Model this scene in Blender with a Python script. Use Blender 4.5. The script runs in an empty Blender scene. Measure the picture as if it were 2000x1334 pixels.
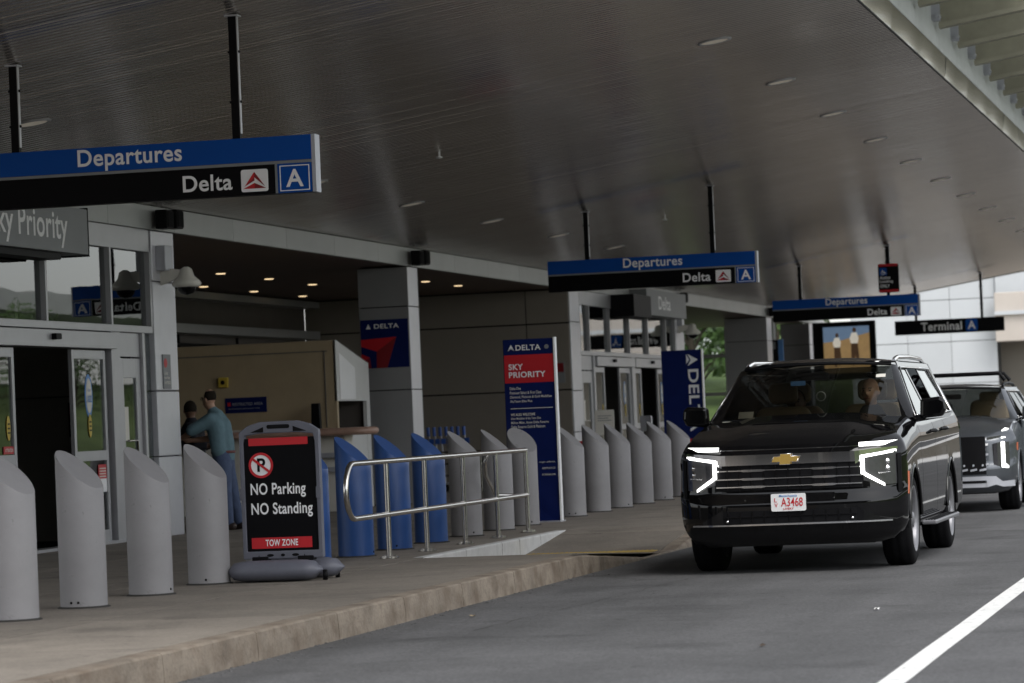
import bpy, bmesh, math, random
from mathutils import Vector, Matrix
random.seed(7)
scene = bpy.context.scene
COL = scene.collection

# ------------------------------------------------------------------ camera
cam_d = bpy.data.cameras.new('camera')
cam = bpy.data.objects.new('camera', cam_d); COL.objects.link(cam)
def cam_basis(f=6600.0, vp=(2510.0, 762.0), lean=0.0425, cx=1000.0, cy=667.0):
    y = Vector((vp[0]-cx, vp[1]-cy, f)).normalized()
    u = Vector((-lean, -1.0, 0.0)); u.z = -(u.x*y.x+u.y*y.y)/y.z; u.normalize()
    x = y.cross(u)
    return x, y, u
bx_, by_, bz_ = cam_basis()          # world axes seen in the lens frame (right, down, forward)
right = Vector((bx_.x, by_.x, bz_.x)); down = Vector((bx_.y, by_.y, bz_.y)); fwd = Vector((bx_.z, by_.z, bz_.z))
M = Matrix.Identity(4)
for i in range(3):
    M[i][0] = right[i]; M[i][1] = -down[i]; M[i][2] = -fwd[i]
M[2][3] = 1.44
cam.matrix_world = M
cam_d.sensor_width = 36.0; cam_d.lens = 36.0*6600/2000; cam_d.clip_start = 0.1; cam_d.clip_end = 2000
cam_d.dof.use_dof = True; cam_d.dof.focus_distance = 31.0; cam_d.dof.aperture_fstop = 4.0
scene.camera = cam

# ------------------------------------------------------------------ sky, sun, exposure
SUN_EL, SUN_AZ = math.radians(52), math.radians(135)      # high soft sun over the open roadway, clockwise from +Y
w = bpy.data.worlds.new('World'); scene.world = w; w.use_nodes = True
nt = w.node_tree; nt.nodes.clear()
sky = nt.nodes.new('ShaderNodeTexSky'); sky.sky_type = 'NISHITA'; sky.sun_disc = False
sky.sun_elevation = SUN_EL; sky.sun_rotation = SUN_AZ; sky.dust_density = 1.5; sky.air_density = 1.0; sky.ozone_density = 1.0
hs = nt.nodes.new('ShaderNodeHueSaturation'); hs.inputs['Saturation'].default_value = 0.22
bg = nt.nodes.new('ShaderNodeBackground'); bg.inputs['Strength'].default_value = 0.15
wo = nt.nodes.new('ShaderNodeOutputWorld')
nt.links.new(sky.outputs[0], hs.inputs['Color']); nt.links.new(hs.outputs[0], bg.inputs[0]); nt.links.new(bg.outputs[0], wo.inputs[0])
sl = bpy.data.lights.new('sun', 'SUN'); sl.energy = 1.0; sl.angle = math.radians(35); sl.color = (1, 0.97, 0.93)
so = bpy.data.objects.new('sun', sl); COL.objects.link(so)
sdir = Vector((math.sin(SUN_AZ)*math.cos(SUN_EL), math.cos(SUN_AZ)*math.cos(SUN_EL), math.sin(SUN_EL)))
so.rotation_euler = sdir.to_track_quat('Z', 'Y').to_euler(); so.location = (30, -10, 40)
vs = scene.view_settings; vs.view_transform = 'Standard'; vs.look = 'None'; vs.gamma = 1.0; vs.use_curve_mapping = False
vs.exposure = 0.95
scene.cycles.caustics_refractive = False; scene.cycles.blur_glossy = 0.8; scene.cycles.max_bounces = 6; scene.cycles.diffuse_bounces = 3; scene.cycles.glossy_bounces = 4; scene.cycles.transmission_bounces = 4; scene.cycles.transparent_max_bounces = 16

# ------------------------------------------------------------------ materials
MATS = {}
def mat(name, col, rough=0.5, metal=0.0, vary=0.0, scale=3.0, bump=0.0, bscale=60.0, coat=0.0, emit=0.0, rnd=0.0, streak=None, spec=0.5, aniso=0.0):
    """Principled surface with procedural mottling, fine relief and a per-object shift."""
    if name in MATS: return MATS[name]
    m = bpy.data.materials.new(name); m.use_nodes = True; N = m.node_tree.nodes; L = m.node_tree.links
    p = N['Principled BSDF']; p.inputs['Roughness'].default_value = rough; p.inputs['Metallic'].default_value = metal
    p.inputs['Coat Weight'].default_value = coat; p.inputs['Specular IOR Level'].default_value = spec
    p.inputs['Anisotropic'].default_value = aniso
    c = (*col, 1.0)
    p.inputs['Base Color'].default_value = c
    tc = N.new('ShaderNodeTexCoord')
    src = None
    if vary > 0 or rnd > 0:
        mp = N.new('ShaderNodeMapping'); L.new(tc.outputs['Object'], mp.inputs[0])
        if streak: mp.inputs['Scale'].default_value = streak
        nz = N.new('ShaderNodeTexNoise'); nz.inputs['Scale'].default_value = scale; nz.inputs['Detail'].default_value = 7; nz.inputs['Roughness'].default_value = 0.65
        L.new(mp.outputs[0], nz.inputs['Vector'])
        rm = N.new('ShaderNodeMapRange'); rm.inputs[1].default_value = 0.25; rm.inputs[2].default_value = 0.75
        rm.inputs[3].default_value = 1-vary; rm.inputs[4].default_value = 1+vary
        L.new(nz.outputs[0], rm.inputs[0]); val = rm.outputs[0]
        if rnd > 0:
            oi = N.new('ShaderNodeObjectInfo'); r2 = N.new('ShaderNodeMapRange'); r2.inputs[3].default_value = 1-rnd; r2.inputs[4].default_value = 1+rnd
            L.new(oi.outputs['Random'], r2.inputs[0]); mm = N.new('ShaderNodeMath'); mm.operation = 'MULTIPLY'
            L.new(val, mm.inputs[0]); L.new(r2.outputs[0], mm.inputs[1]); val = mm.outputs[0]
        vm = N.new('ShaderNodeVectorMath'); vm.operation = 'SCALE'; vm.inputs[0].default_value = col
        L.new(val, vm.inputs['Scale']); L.new(vm.outputs[0], p.inputs['Base Color'])
    if bump > 0:
        nb = N.new('ShaderNodeTexNoise'); nb.inputs['Scale'].default_value = bscale; nb.inputs['Detail'].default_value = 5
        L.new(tc.outputs['Object'], nb.inputs['Vector'])
        b = N.new('ShaderNodeBump'); b.inputs['Strength'].default_value = bump; b.inputs['Distance'].default_value = 0.01
        L.new(nb.outputs[0], b.inputs['Height']); L.new(b.outputs[0], p.inputs['Normal'])
    if emit > 0:
        p.inputs['Emission Color'].default_value = c; p.inputs['Emission Strength'].default_value = emit
    MATS[name] = m; return m
def glass(name, tint, ior=1.5, rough=0.0):
    if name in MATS: return MATS[name]
    m = bpy.data.materials.new(name); m.use_nodes = True; N = m.node_tree.nodes; L = m.node_tree.links; N.clear()
    o = N.new('ShaderNodeOutputMaterial'); mx = N.new('ShaderNodeMixShader'); fr = N.new('ShaderNodeFresnel'); fr.inputs[0].default_value = ior
    t = N.new('ShaderNodeBsdfTransparent'); t.inputs[0].default_value = (*tint, 1)
    g = N.new('ShaderNodeBsdfGlossy'); g.inputs['Roughness'].default_value = rough; g.inputs['Color'].default_value = (0.95, 0.97, 0.97, 1)
    nz = N.new('ShaderNodeTexNoise'); nz.inputs['Scale'].default_value = 0.9; tc = N.new('ShaderNodeTexCoord'); L.new(tc.outputs['Object'], nz.inputs['Vector'])
    b = N.new('ShaderNodeBump'); b.inputs['Strength'].default_value = 0.06; b.inputs['Distance'].default_value = 0.02; L.new(nz.outputs[0], b.inputs['Height']); L.new(b.outputs[0], g.inputs['Normal'])
    L.new(fr.outputs[0], mx.inputs[0]); L.new(t.outputs[0], mx.inputs[1]); L.new(g.outputs[0], mx.inputs[2]); L.new(mx.outputs[0], o.inputs[0])
    MATS[name] = m; return m

def asphalt_mat():
    m = mat('asphalt', (0.085, 0.085, 0.087), 0.82, vary=0.28, scale=0.55, bump=0.5, bscale=140)
    N = m.node_tree.nodes; L = m.node_tree.links; p = N['Principled BSDF']
    tc = N.new('ShaderNodeTexCoord')
    v = N.new('ShaderNodeTexVoronoi'); v.inputs['Scale'].default_value = 70; L.new(tc.outputs['Object'], v.inputs['Vector'])
    sp = N.new('ShaderNodeMapRange'); sp.inputs[1].default_value = 0.0; sp.inputs[2].default_value = 1.0; sp.inputs[3].default_value = 0.7; sp.inputs[4].default_value = 1.35
    sv = N.new('ShaderNodeSeparateColor'); L.new(v.outputs['Color'], sv.inputs[0]); L.new(sv.outputs[0], sp.inputs[0])
    # long tyre-polished bands along the lanes
    mp = N.new('ShaderNodeMapping'); mp.inputs['Scale'].default_value = (0.9, 0.05, 1); L.new(tc.outputs['Object'], mp.inputs[0])
    nz = N.new('ShaderNodeTexNoise'); nz.inputs['Scale'].default_value = 1.6; nz.inputs['Detail'].default_value = 6; L.new(mp.outputs[0], nz.inputs['Vector'])
    b2 = N.new('ShaderNodeMapRange'); b2.inputs[1].default_value = 0.3; b2.inputs[2].default_value = 0.7; b2.inputs[3].default_value = 0.8; b2.inputs[4].default_value = 1.18; L.new(nz.outputs[0], b2.inputs[0])
    mu = N.new('ShaderNodeMath'); mu.operation = 'MULTIPLY'; L.new(sp.outputs[0], mu.inputs[0]); L.new(b2.outputs[0], mu.inputs[1])
    src = p.inputs['Base Color'].links[0].from_socket
    sc = N.new('ShaderNodeVectorMath'); sc.operation = 'SCALE'; L.new(src, sc.inputs[0]); L.new(mu.outputs[0], sc.inputs['Scale']); L.new(sc.outputs[0], p.inputs['Base Color'])
    return m
asphalt_mat()
def stains(name, scale, lo, hi, amt, scale2=None):
    """dark spots with a shape of their own: oil, gum, trodden dirt"""
    m = MATS[name]; N = m.node_tree.nodes; L = m.node_tree.links; p = N['Principled BSDF']; tc = N.new('ShaderNodeTexCoord')
    nz = N.new('ShaderNodeTexNoise'); nz.inputs['Scale'].default_value = scale; nz.inputs['Detail'].default_value = 4; nz.inputs['Distortion'].default_value = 0.6; L.new(tc.outputs['Object'], nz.inputs['Vector'])
    r = N.new('ShaderNodeMapRange'); r.inputs[1].default_value = lo; r.inputs[2].default_value = hi; r.inputs[3].default_value = 1.0; r.inputs[4].default_value = amt; L.new(nz.outputs[0], r.inputs[0])
    sc = N.new('ShaderNodeVectorMath'); sc.operation = 'SCALE'; L.new(p.inputs['Base Color'].links[0].from_socket, sc.inputs[0]); L.new(r.outputs[0], sc.inputs['Scale']); L.new(sc.outputs[0], p.inputs['Base Color'])
stains('asphalt', 0.8, .58, .72, .62); stains('asphalt', 5.0, .64, .74, .6)
def stone_mat(name, a, b, rough=0.8):
    """granite / weathered concrete: blotches, speckle and rusty runs with a shape of their own"""
    m = mat(name, a, rough, vary=0.22, scale=2.2, bump=0.6, bscale=45, rnd=0.10)
    N = m.node_tree.nodes; L = m.node_tree.links; p = N['Principled BSDF']; tc = N.new('ShaderNodeTexCoord')
    mp = N.new('ShaderNodeMapping'); mp.inputs['Scale'].default_value = (2.5, 2.5, 3.0); L.new(tc.outputs['Object'], mp.inputs[0])
    nz = N.new('ShaderNodeTexNoise'); nz.inputs['Scale'].default_value = 1.5; nz.inputs['Detail'].default_value = 8; L.new(mp.outputs[0], nz.inputs['Vector'])
    rp = N.new('ShaderNodeMapRange'); rp.inputs[1].default_value = 0.42; rp.inputs[2].default_value = 0.68; L.new(nz.outputs[0], rp.inputs[0])
    mx = N.new('ShaderNodeMix'); mx.data_type = 'RGBA'; L.new(rp.outputs[0], mx.inputs['Factor'])
    L.new(p.inputs['Base Color'].links[0].from_socket, mx.inputs['A']); mx.inputs['B'].default_value = (*b, 1)
    L.new(mx.outputs['Result'], p.inputs['Base Color'])
    return m

mat('concrete', (0.235, 0.206, 0.172), 0.85, vary=0.22, scale=1.3, bump=0.35, bscale=70, rnd=0.10)
stone_mat('granite', (0.225, 0.188, 0.148), (0.14, 0.107, 0.078)); stains('granite', 30.0, .5, .75, .7); stains('granite', 2.0, .55, .75, .6)
stains('concrete', 1.1, .55, .75, .68); stains('concrete', 9.0, .66, .72, .62); stains('concrete', 45.0, .35, .7, .72)
mat('joint', (0.036, 0.034, 0.031), 0.9, vary=0.2)
mat('white_paint', (0.80, 0.80, 0.78), 0.6, vary=0.10, scale=8, bump=0.2)
stains('white_paint', 14.0, .60, .74, .35); stains('white_paint', 3.0, .6, .8, .7)
mat('worn_white', (0.56, 0.56, 0.55), 0.65, vary=0.16, scale=6, bump=0.2, bscale=30)
mat('tactile', (0.36, 0.25, 0.06), 0.7, vary=0.2, scale=6)
mat('bollard_grey', (0.26, 0.253, 0.258), 0.6, vary=0.09, scale=4, bump=0.06, bscale=120, rnd=0.06)
stains('bollard_grey', 16.0, .66, .76, .72); stains('bollard_grey', 2.0, .6, .8, .85)
mat('bollard_blue', (0.018, 0.07, 0.24), 0.42, vary=0.08, scale=5, bump=0.05, bscale=120, rnd=0.03)
mat('soffit', (0.62, 0.59, 0.56), 0.21, metal=0.85, vary=0.12, scale=0.8)
mat('fascia', (0.40, 0.41, 0.41), 0.42, metal=0.25, vary=0.06, scale=1.5, rnd=0.05)
mat('polished', (0.62, 0.60, 0.58), 0.10, metal=1.0, vary=0.05, scale=1)
mat('beam_grey', (0.42, 0.44, 0.425), 0.5, vary=0.10, scale=4)
mat('louver', (0.33, 0.318, 0.24), 0.6, vary=0.16, scale=3, rnd=0.06)
mat('panel_grey', (0.26, 0.26, 0.265), 0.5, metal=0.1, vary=0.05, scale=2, rnd=0.05)
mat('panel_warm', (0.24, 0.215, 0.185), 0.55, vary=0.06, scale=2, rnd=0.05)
mat('alu', (0.46, 0.46, 0.48), 0.38, metal=0.55, vary=0.05, scale=4)
mat('alu_bright', (0.62, 0.62, 0.66), 0.35, metal=0.4, vary=0.05, scale=4)
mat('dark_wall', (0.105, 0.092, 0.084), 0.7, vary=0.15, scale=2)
mat('brown_soffit', (0.085, 0.05, 0.036), 0.5, vary=0.15, scale=2)
mat('black', (0.006, 0.006, 0.007), 0.5, vary=0.15, scale=8, spec=0.12)
mat('black_gloss', (0.004, 0.004, 0.005), 0.15, vary=0.1, scale=4, spec=0.35)
mat('rubber', (0.008, 0.008, 0.009), 0.8, spec=0.1, vary=0.25, scale=12, bump=0.3, bscale=90)
mat('sign_black', (0.003, 0.003, 0.004), 0.5, vary=0.1, spec=0.12)
mat('sign_blue', (0.005, 0.07, 0.33), 0.5, vary=0.04, spec=0.15)
mat('sign_white', (0.84, 0.84, 0.85), 0.5, vary=0.03)
mat('sign_grey', (0.22, 0.23, 0.24), 0.5, vary=0.05)
mat('sign_silver', (0.45, 0.46, 0.50), 0.4, metal=0.3, vary=0.05)
mat('sign_red', (0.52, 0.012, 0.02), 0.45, vary=0.05)
mat('deep_red', (0.22, 0.008, 0.012), 0.45, vary=0.05)
mat('navy', (0.004, 0.012, 0.09), 0.5, vary=0.12, scale=5, spec=0.15)
mat('steel', (0.62, 0.60, 0.57), 0.24, metal=1.0, vary=0.08, scale=30)
mat('plastic_grey', (0.125, 0.13, 0.16), 0.5, vary=0.08, scale=6, bump=0.1, bscale=150)
mat('beige', (0.42, 0.335, 0.215), 0.6, vary=0.10, scale=2)
mat('booth_white', (0.62, 0.62, 0.61), 0.5, vary=0.05)
mat('counter_top', (0.42, 0.27, 0.21), 0.35, vary=0.12, scale=5)
mat('wall_white', (0.52, 0.54, 0.555), 0.55, vary=0.04, scale=0.8, rnd=0.03)
mat('wall_beige', (0.50, 0.45, 0.40), 0.6, vary=0.06, scale=0.8)
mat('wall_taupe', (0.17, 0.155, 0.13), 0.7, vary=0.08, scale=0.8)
mat('chrome', (0.82, 0.82, 0.83), 0.07, metal=1.0, vary=0.03)
mat('rim', (0.21, 0.21, 0.225), 0.4, metal=0.5, vary=0.08, scale=8)
mat('paint_black', (0.003, 0.003, 0.0035), 0.4, vary=0.1, scale=3, coat=0.8, spec=0.0)
mat('paint_slate', (0.085, 0.093, 0.105), 0.35, metal=0.6, vary=0.05, coat=0.8, spec=0.1)
mat('amber', (0.38, 0.09, 0.03), 0.3, vary=0.05)
mat('gold', (0.72, 0.47, 0.12), 0.3, metal=0.6, vary=0.1, scale=10)
mat('drl', (1.0, 1.0, 0.97), 0.3, emit=1.6)
mat('lamp_lens', (0.05, 0.05, 0.055), 0.08, vary=0.2, scale=15, coat=1.0)
mat('downlight_warm', (1.0, 0.74, 0.42), 0.4, emit=0.7)
mat('downlight_dim', (0.85, 0.78, 0.66), 0.35, vary=0.1, emit=0.05)  # canopy light lens, given a faint glow so it stands out from the soffit
mat('leather', (0.24, 0.18, 0.105), 0.5, vary=0.12, scale=8)
mat('interior', (0.010, 0.010, 0.011), 0.7, spec=0.15, vary=0.2, scale=6)
mat('skin', (0.50, 0.30, 0.21), 0.5, vary=0.08, scale=14)
mat('skin_dark', (0.16, 0.085, 0.055), 0.5, vary=0.08, scale=14)
mat('shirt_teal', (0.13, 0.22, 0.26), 0.8, vary=0.16, scale=9, bump=0.5, bscale=18)
mat('denim', (0.075, 0.105, 0.19), 0.85, vary=0.22, scale=10, bump=0.5, bscale=20)
mat('dark_cloth', (0.014, 0.015, 0.022), 0.85, vary=0.2, scale=9)
mat('white_cloth', (0.62, 0.64, 0.68), 0.8, vary=0.06)
mat('hair', (0.022, 0.017, 0.013), 0.8, spec=0.1, vary=0.3, scale=30)
mat('belt', (0.14, 0.035, 0.03), 0.5, vary=0.1)
mat('shoe', (0.05, 0.035, 0.03), 0.5, vary=0.1)
mat('yellow', (0.55, 0.40, 0.05), 0.5, vary=0.08)
mat('print_blue', (0.10, 0.25, 0.55), 0.5, vary=0.1)
mat('pale', (0.68, 0.66, 0.60), 0.6, vary=0.05)
mat('cart_blue', (0.02, 0.08, 0.34), 0.4, vary=0.05)
mat('bark', (0.07, 0.052, 0.04), 0.9, vary=0.3, scale=10, bump=0.6)
mat('leaf', (0.065, 0.115, 0.028), 0.55, vary=0.35, scale=1.2, rnd=0.2)
mat('grass', (0.085, 0.125, 0.025), 0.9, vary=0.35, scale=0.7, bump=0.6, bscale=12)
mat('viaduct', (0.74, 0.73, 0.71), 0.7, vary=0.08, scale=0.6)
mat('plate_white', (0.80, 0.80, 0.80), 0.4, vary=0.03)
mat('screen_sky', (0.16, 0.24, 0.36), 0.35, emit=0.25, vary=0.15, scale=2)
mat('screen_sand', (0.42, 0.27, 0.12), 0.35, emit=0.22, vary=0.25, scale=3)
mat('screen_dark', (0.10, 0.055, 0.03), 0.35, emit=0.15, vary=0.2)
mat('screen_white', (0.75, 0.70, 0.60), 0.35, emit=0.25, vary=0.1)
glass('pane', (0.50, 0.55, 0.55), 2.0)
glass('windshield', (0.50, 0.50, 0.45), 1.42)
glass('tint', (0.10, 0.11, 0.115), 1.5)
glass('clear', (0.86, 0.90, 0.89), 1.45)

# ------------------------------------------------------------------ mesh helpers
ORG = {}
def world_loc(o):
    return ORG.get(o.name, Vector((0, 0, 0))) if o else Vector((0, 0, 0))
def thing(name, label, cat, loc, group=None):
    o = bpy.data.objects.new(name, None); COL.objects.link(o); o.location = loc; o.empty_display_size = 0.2
    o['label'] = label; o['category'] = cat
    if group: o['group'] = group
    ORG[o.name] = Vector(loc); return o
def tag(o, label, cat, group=None):
    o['label'] = label; o['category'] = cat
    if group: o['group'] = group
    return o
class MB:
    """collects faces in world coordinates; build() links them as one mesh object"""
    def __init__(s): s.v = []; s.f = []; s.sm = []
    def add(s, vs, fs, smooth=False):
        n = len(s.v); s.v += [tuple(p) for p in vs]
        for f in fs: s.f.append([i+n for i in f]); s.sm.append(smooth)
        return s
    def box(s, x0, x1, y0, y1, z0, z1):
        if x1 < x0: x0, x1 = x1, x0
        if y1 < y0: y0, y1 = y1, y0
        if z1 < z0: z0, z1 = z1, z0
        return s.add([(x0,y0,z0),(x1,y0,z0),(x1,y1,z0),(x0,y1,z0),(x0,y0,z1),(x1,y0,z1),(x1,y1,z1),(x0,y1,z1)],
                     [(3,2,1,0),(4,5,6,7),(0,1,5,4),(1,2,6,5),(2,3,7,6),(3,0,4,7)])
    def prism(s, poly, o, r, u, depth):
        """2-D outline in the plane (o, r, u), pushed back by depth along r x u reversed; front face at o"""
        o, r, u = Vector(o), Vector(r), Vector(u); n = r.cross(u)
        a = [o+r*p[0]+u*p[1] for p in poly]; b = [p-n*depth for p in a]; k = len(poly)
        area = sum(poly[i][0]*poly[(i+1)%k][1]-poly[(i+1)%k][0]*poly[i][1] for i in range(k))
        idx = list(range(k)) if area > 0 else list(range(k))[::-1]
        fs = [tuple(idx), tuple(k+i for i in idx[::-1])]
        for j in range(k):
            p, q = idx[j], idx[(j+1) % k]; fs.append((q, p, k+p, k+q))
        return s.add(a+b, fs)
    def tube(s, pts, rad, n=8, closed=False, caps=True, flat=False):
        pts = [Vector(p) for p in pts]; k = len(pts); rads = rad if isinstance(rad, (list, tuple)) else [rad]*k
        rings = []; ref = None
        for i in range(k):
            if closed: d = pts[(i+1) % k]-pts[i-1]
            else: d = pts[min(i+1, k-1)]-pts[max(i-1, 0)]
            d.normalize()
            if ref is None:
                ref = Vector((0, 0, 1)) if abs(d.z) < 0.9 else Vector((1, 0, 0))
            a = (ref-d*ref.dot(d)).normalized(); b = d.cross(a); ref = a
            off = math.pi/4 if n == 4 else 0
            rings.append([pts[i]+(a*math.cos(2*math.pi*j/n+off)+b*math.sin(2*math.pi*j/n+off))*rads[i] for j in range(n)])
        vs = [p for r in rings for p in r]; fs = []
        for i in range(k if closed else k-1):
            for j in range(n):
                a, b = i*n+j, i*n+(j+1) % n; c, d = ((i+1) % k)*n+(j+1) % n, ((i+1) % k)*n+j
                fs.append((a, b, c, d))
        s.add(vs, fs, not flat and n > 4)
        if caps and not closed:
            s.add(rings[0], [tuple(range(n))[::-1]]); s.add(rings[-1], [tuple(range(n))])
        return s
    def lathe(s, prof, c, axis=(0, 0, 1), n=24, smooth=True):
        """profile of (radius, height) turned about an axis through c"""
        c = Vector(c); ax = Vector(axis).normalized(); a = ax.orthogonal().normalized(); b = ax.cross(a)
        vs = []; fs = []; k = len(prof)
        for r, h in prof:
            for j in range(n):
                t = 2*math.pi*j/n; vs.append(c+ax*h+(a*math.cos(t)+b*math.sin(t))*r)
        for i in range(k-1):
            for j in range(n):
                fs.append((i*n+j, i*n+(j+1) % n, (i+1)*n+(j+1) % n, (i+1)*n+j))
        return s.add(vs, fs, smooth)
    def disc(s, c, r, axis=(0, 0, 1), n=24, t=0.0):
        return s.lathe([(0.0001, 0), (r, 0), (r, -t), (0.0001, -t)] if t else [(0.0001, 0), (r, 0)], c, axis, n, False)
    def grid(s, P, smooth=True, flip=False):
        nr, nc = len(P), len(P[0]); vs = [p for row in P for p in row]; fs = []
        for i in range(nr-1):
            for j in range(nc-1):
                q = (i*nc+j, i*nc+j+1, (i+1)*nc+j+1, (i+1)*nc+j)
                fs.append(q[::-1] if flip else q)
        return s.add(vs, fs, smooth)
    def text(s, body, o, r, u, width=None, height=None, align='L', bold=0.0, vcenter=False):
        m = text_mesh(body, bold)
        vs, fs = m
        x0 = min(p[0] for p in vs); x1 = max(p[0] for p in vs); y0 = min(p[1] for p in vs); y1 = max(p[1] for p in vs)
        sy = height/(y1-y0) if height else None; sx = width/(x1-x0) if width else sy
        if sy is None: sy = sx
        o, r, u = Vector(o), Vector(r), Vector(u)
        ox = 0 if align == 'L' else ((x1-x0)*sx/2 if align == 'C' else (x1-x0)*sx)
        return s.add([o+r*((p[0]-x0)*sx-ox)+u*((p[1]-y0)*sy) for p in vs], fs)
    def build(s, name, m, parent=None, bevel=0.0, subsurf=0, kind=None, label=None, autosmooth=False, seg=2):
        me = bpy.data.meshes.new(name); L = world_loc(parent)
        top = parent
        me.from_pydata([(p[0]-L.x, p[1]-L.y, p[2]-L.z) for p in s.v], [], s.f); me.update()
        me.polygons.foreach_set('use_smooth', s.sm)
        me.materials.append(MATS[m] if isinstance(m, str) else m)
        o = bpy.data.objects.new(name, me); COL.objects.link(o)
        if parent: o.parent = parent
        ORG[o.name] = L
        if bevel:
            b = o.modifiers.new('bevel', 'BEVEL'); b.width = bevel; b.segments = seg; b.limit_method = 'ANGLE'; b.angle_limit = math.radians(40)
        if kind: o['kind'] = kind
        if label: o['label'] = label
        return o
TEXTS = {}
def text_mesh(body, bold=0.0):
    key = (body, bold)
    if key in TEXTS: return TEXTS[key]
    cu = bpy.data.curves.new('t', 'FONT'); cu.body = body; cu.size = 1.0; cu.offset = bold; cu.resolution_u = 6; cu.space_character = 1.0+bold*3.0
    ob = bpy.data.objects.new('t', cu); COL.objects.link(ob)
    dg = bpy.context.evaluated_depsgraph_get(); me = bpy.data.meshes.new_from_object(ob.evaluated_get(dg))
    vs = [tuple(v.co) for v in me.vertices]; fs = [tuple(p.vertices) for p in me.polygons]
    bpy.data.objects.remove(ob); bpy.data.curves.remove(cu); bpy.data.meshes.remove(me)
    TEXTS[key] = (vs, fs); return vs, fs
EX, EY, EZ = Vector((1, 0, 0)), Vector((0, 1, 0)), Vector((0, 0, 1))
def rect(x0, y0, x1, y1): return [(x0, y0), (x1, y0), (x1, y1), (x0, y1)]
def front(poly, x, y, z, t=0.004): return MB().prism(poly, (x, y, z), EX, EZ, t)     # plate facing the camera side (-Y)
def ellipse(cx, cy, rx, ry, n=24): return [(cx+rx*math.cos(2*math.pi*i/n), cy+ry*math.sin(2*math.pi*i/n)) for i in range(n)]
def rrect(x0, y0, x1, y1, r, n=4):
    P = []
    for cx, cy, a in ((x1-r, y1-r, 0), (x0+r, y1-r, 90), (x0+r, y0+r, 180), (x1-r, y0+r, 270)):
        for i in range(n+1):
            t = math.radians(a+90*i/n); P.append((cx+r*math.cos(t), cy+r*math.sin(t)))
    return P
def ring2(outer, inner, o, r, u, depth):
    """flat frame between two outlines with equal point counts"""
    mb = MB(); o, r, u = Vector(o), Vector(r), Vector(u); n = r.cross(u); k = len(outer)
    pt = lambda p, d: o+r*p[0]+u*p[1]-n*d
    vs = [pt(p, 0) for p in outer]+[pt(p, 0) for p in inner]+[pt(p, depth) for p in outer]+[pt(p, depth) for p in inner]
    fs = []
    for i in range(k):
        j = (i+1) % k
        fs += [(i, j, k+j, k+i), (2*k+j, 2*k+i, 3*k+i, 3*k+j), (j, i, 2*k+i, 2*k+j), (k+i, k+j, 3*k+j, 3*k+i)]
    return mb.add(vs, fs)
# ------------------------------------------------------------------ ground, road, pavement
XK = -6.43            # kerb face
XR = -8.10            # edge of the dropped strip
XF = -13.88           # terminal front plane
def struct(o): o['kind'] = 'structure'; return o
struct(MB().box(-400, 400, -300, 700, -0.6, -0.02).build('ground', 'asphalt'))
road = struct(MB().box(XK-0.3, 14.2, -120, 420, -0.015, 0.0).build('road', 'asphalt'))
line = MB()
y = 4.0
P = []
for i in range(61):
    yy = 4+i*2.0; j = random.uniform(-.006, .006)
    P.append([(-2.145+j, yy, 0.004), (-1.995+j, yy, 0.004)])
line.grid(P, False, True).build('lane_line', 'white_paint', road)
# tar-filled cracks in the road surface, and the pale concrete apron beyond the canopy
rc = random.Random(11)
for (x, y0, x1, y1) in ((-5.6, 23, -5.2, 29.5), (-6.2, 26.3, -2.3, 27.0), (-1.6, 21, -1.2, 34)):
    P = []; n = 26
    for i in range(n+1):
        f = i/n; cx = x+(x1-x)*f+rc.uniform(-.03, .03); cy = y0+(y1-y0)*f+rc.uniform(-.03, .03); wd = rc.uniform(.002, .006)
        P.append([(cx-wd, cy-wd, .0025), (cx+wd, cy+wd, .0025)] if abs(x1-x) < 1 else [(cx, cy-wd, .0025), (cx, cy+wd, .0025)])
    MB().grid(P, False, abs(x1-x) < 1).build('tar_seam', 'joint', road)
struct(MB().box(-60, 40, 104, 330, -0.012, 0.006).build('apron', 'viaduct'))
def zk(y):      # kerb top
    pts = [(-200, .19), (30.7, .19), (33.9, .02), (35.7, .02), (38.2, .19), (400, .19)]
    for a, b in zip(pts, pts[1:]):
        if a[0] <= y <= b[0]: return a[1]+(b[1]-a[1])*(y-a[0])/(b[0]-a[0])
def zs(y):      # dropped strip
    pts = [(-200, .19), (31.24, .19), (35.2, .012), (35.7, .012), (37.9, .19), (400, .19)]
    for a, b in zip(pts, pts[1:]):
        if a[0] <= y <= b[0]: return a[1]+(b[1]-a[1])*(y-a[0])/(b[0]-a[0])
pav = MB()
pav.box(-60, XR-0.004, -120, 140, -0.01, 0.176)
G = []
ys = [-120, 0, 14, 20, 26, 30, 31.24, 32.5, 34, 35.2, 35.7, 36.8, 37.9, 40, 60, 140]
pav.grid([[(XR-0.004, yy, zs(yy)-.014), (XK-0.02, yy, zs(yy)-.014)] for yy in ys], False, True)
pavement = struct(pav.build('pavement', 'joint'))
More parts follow.
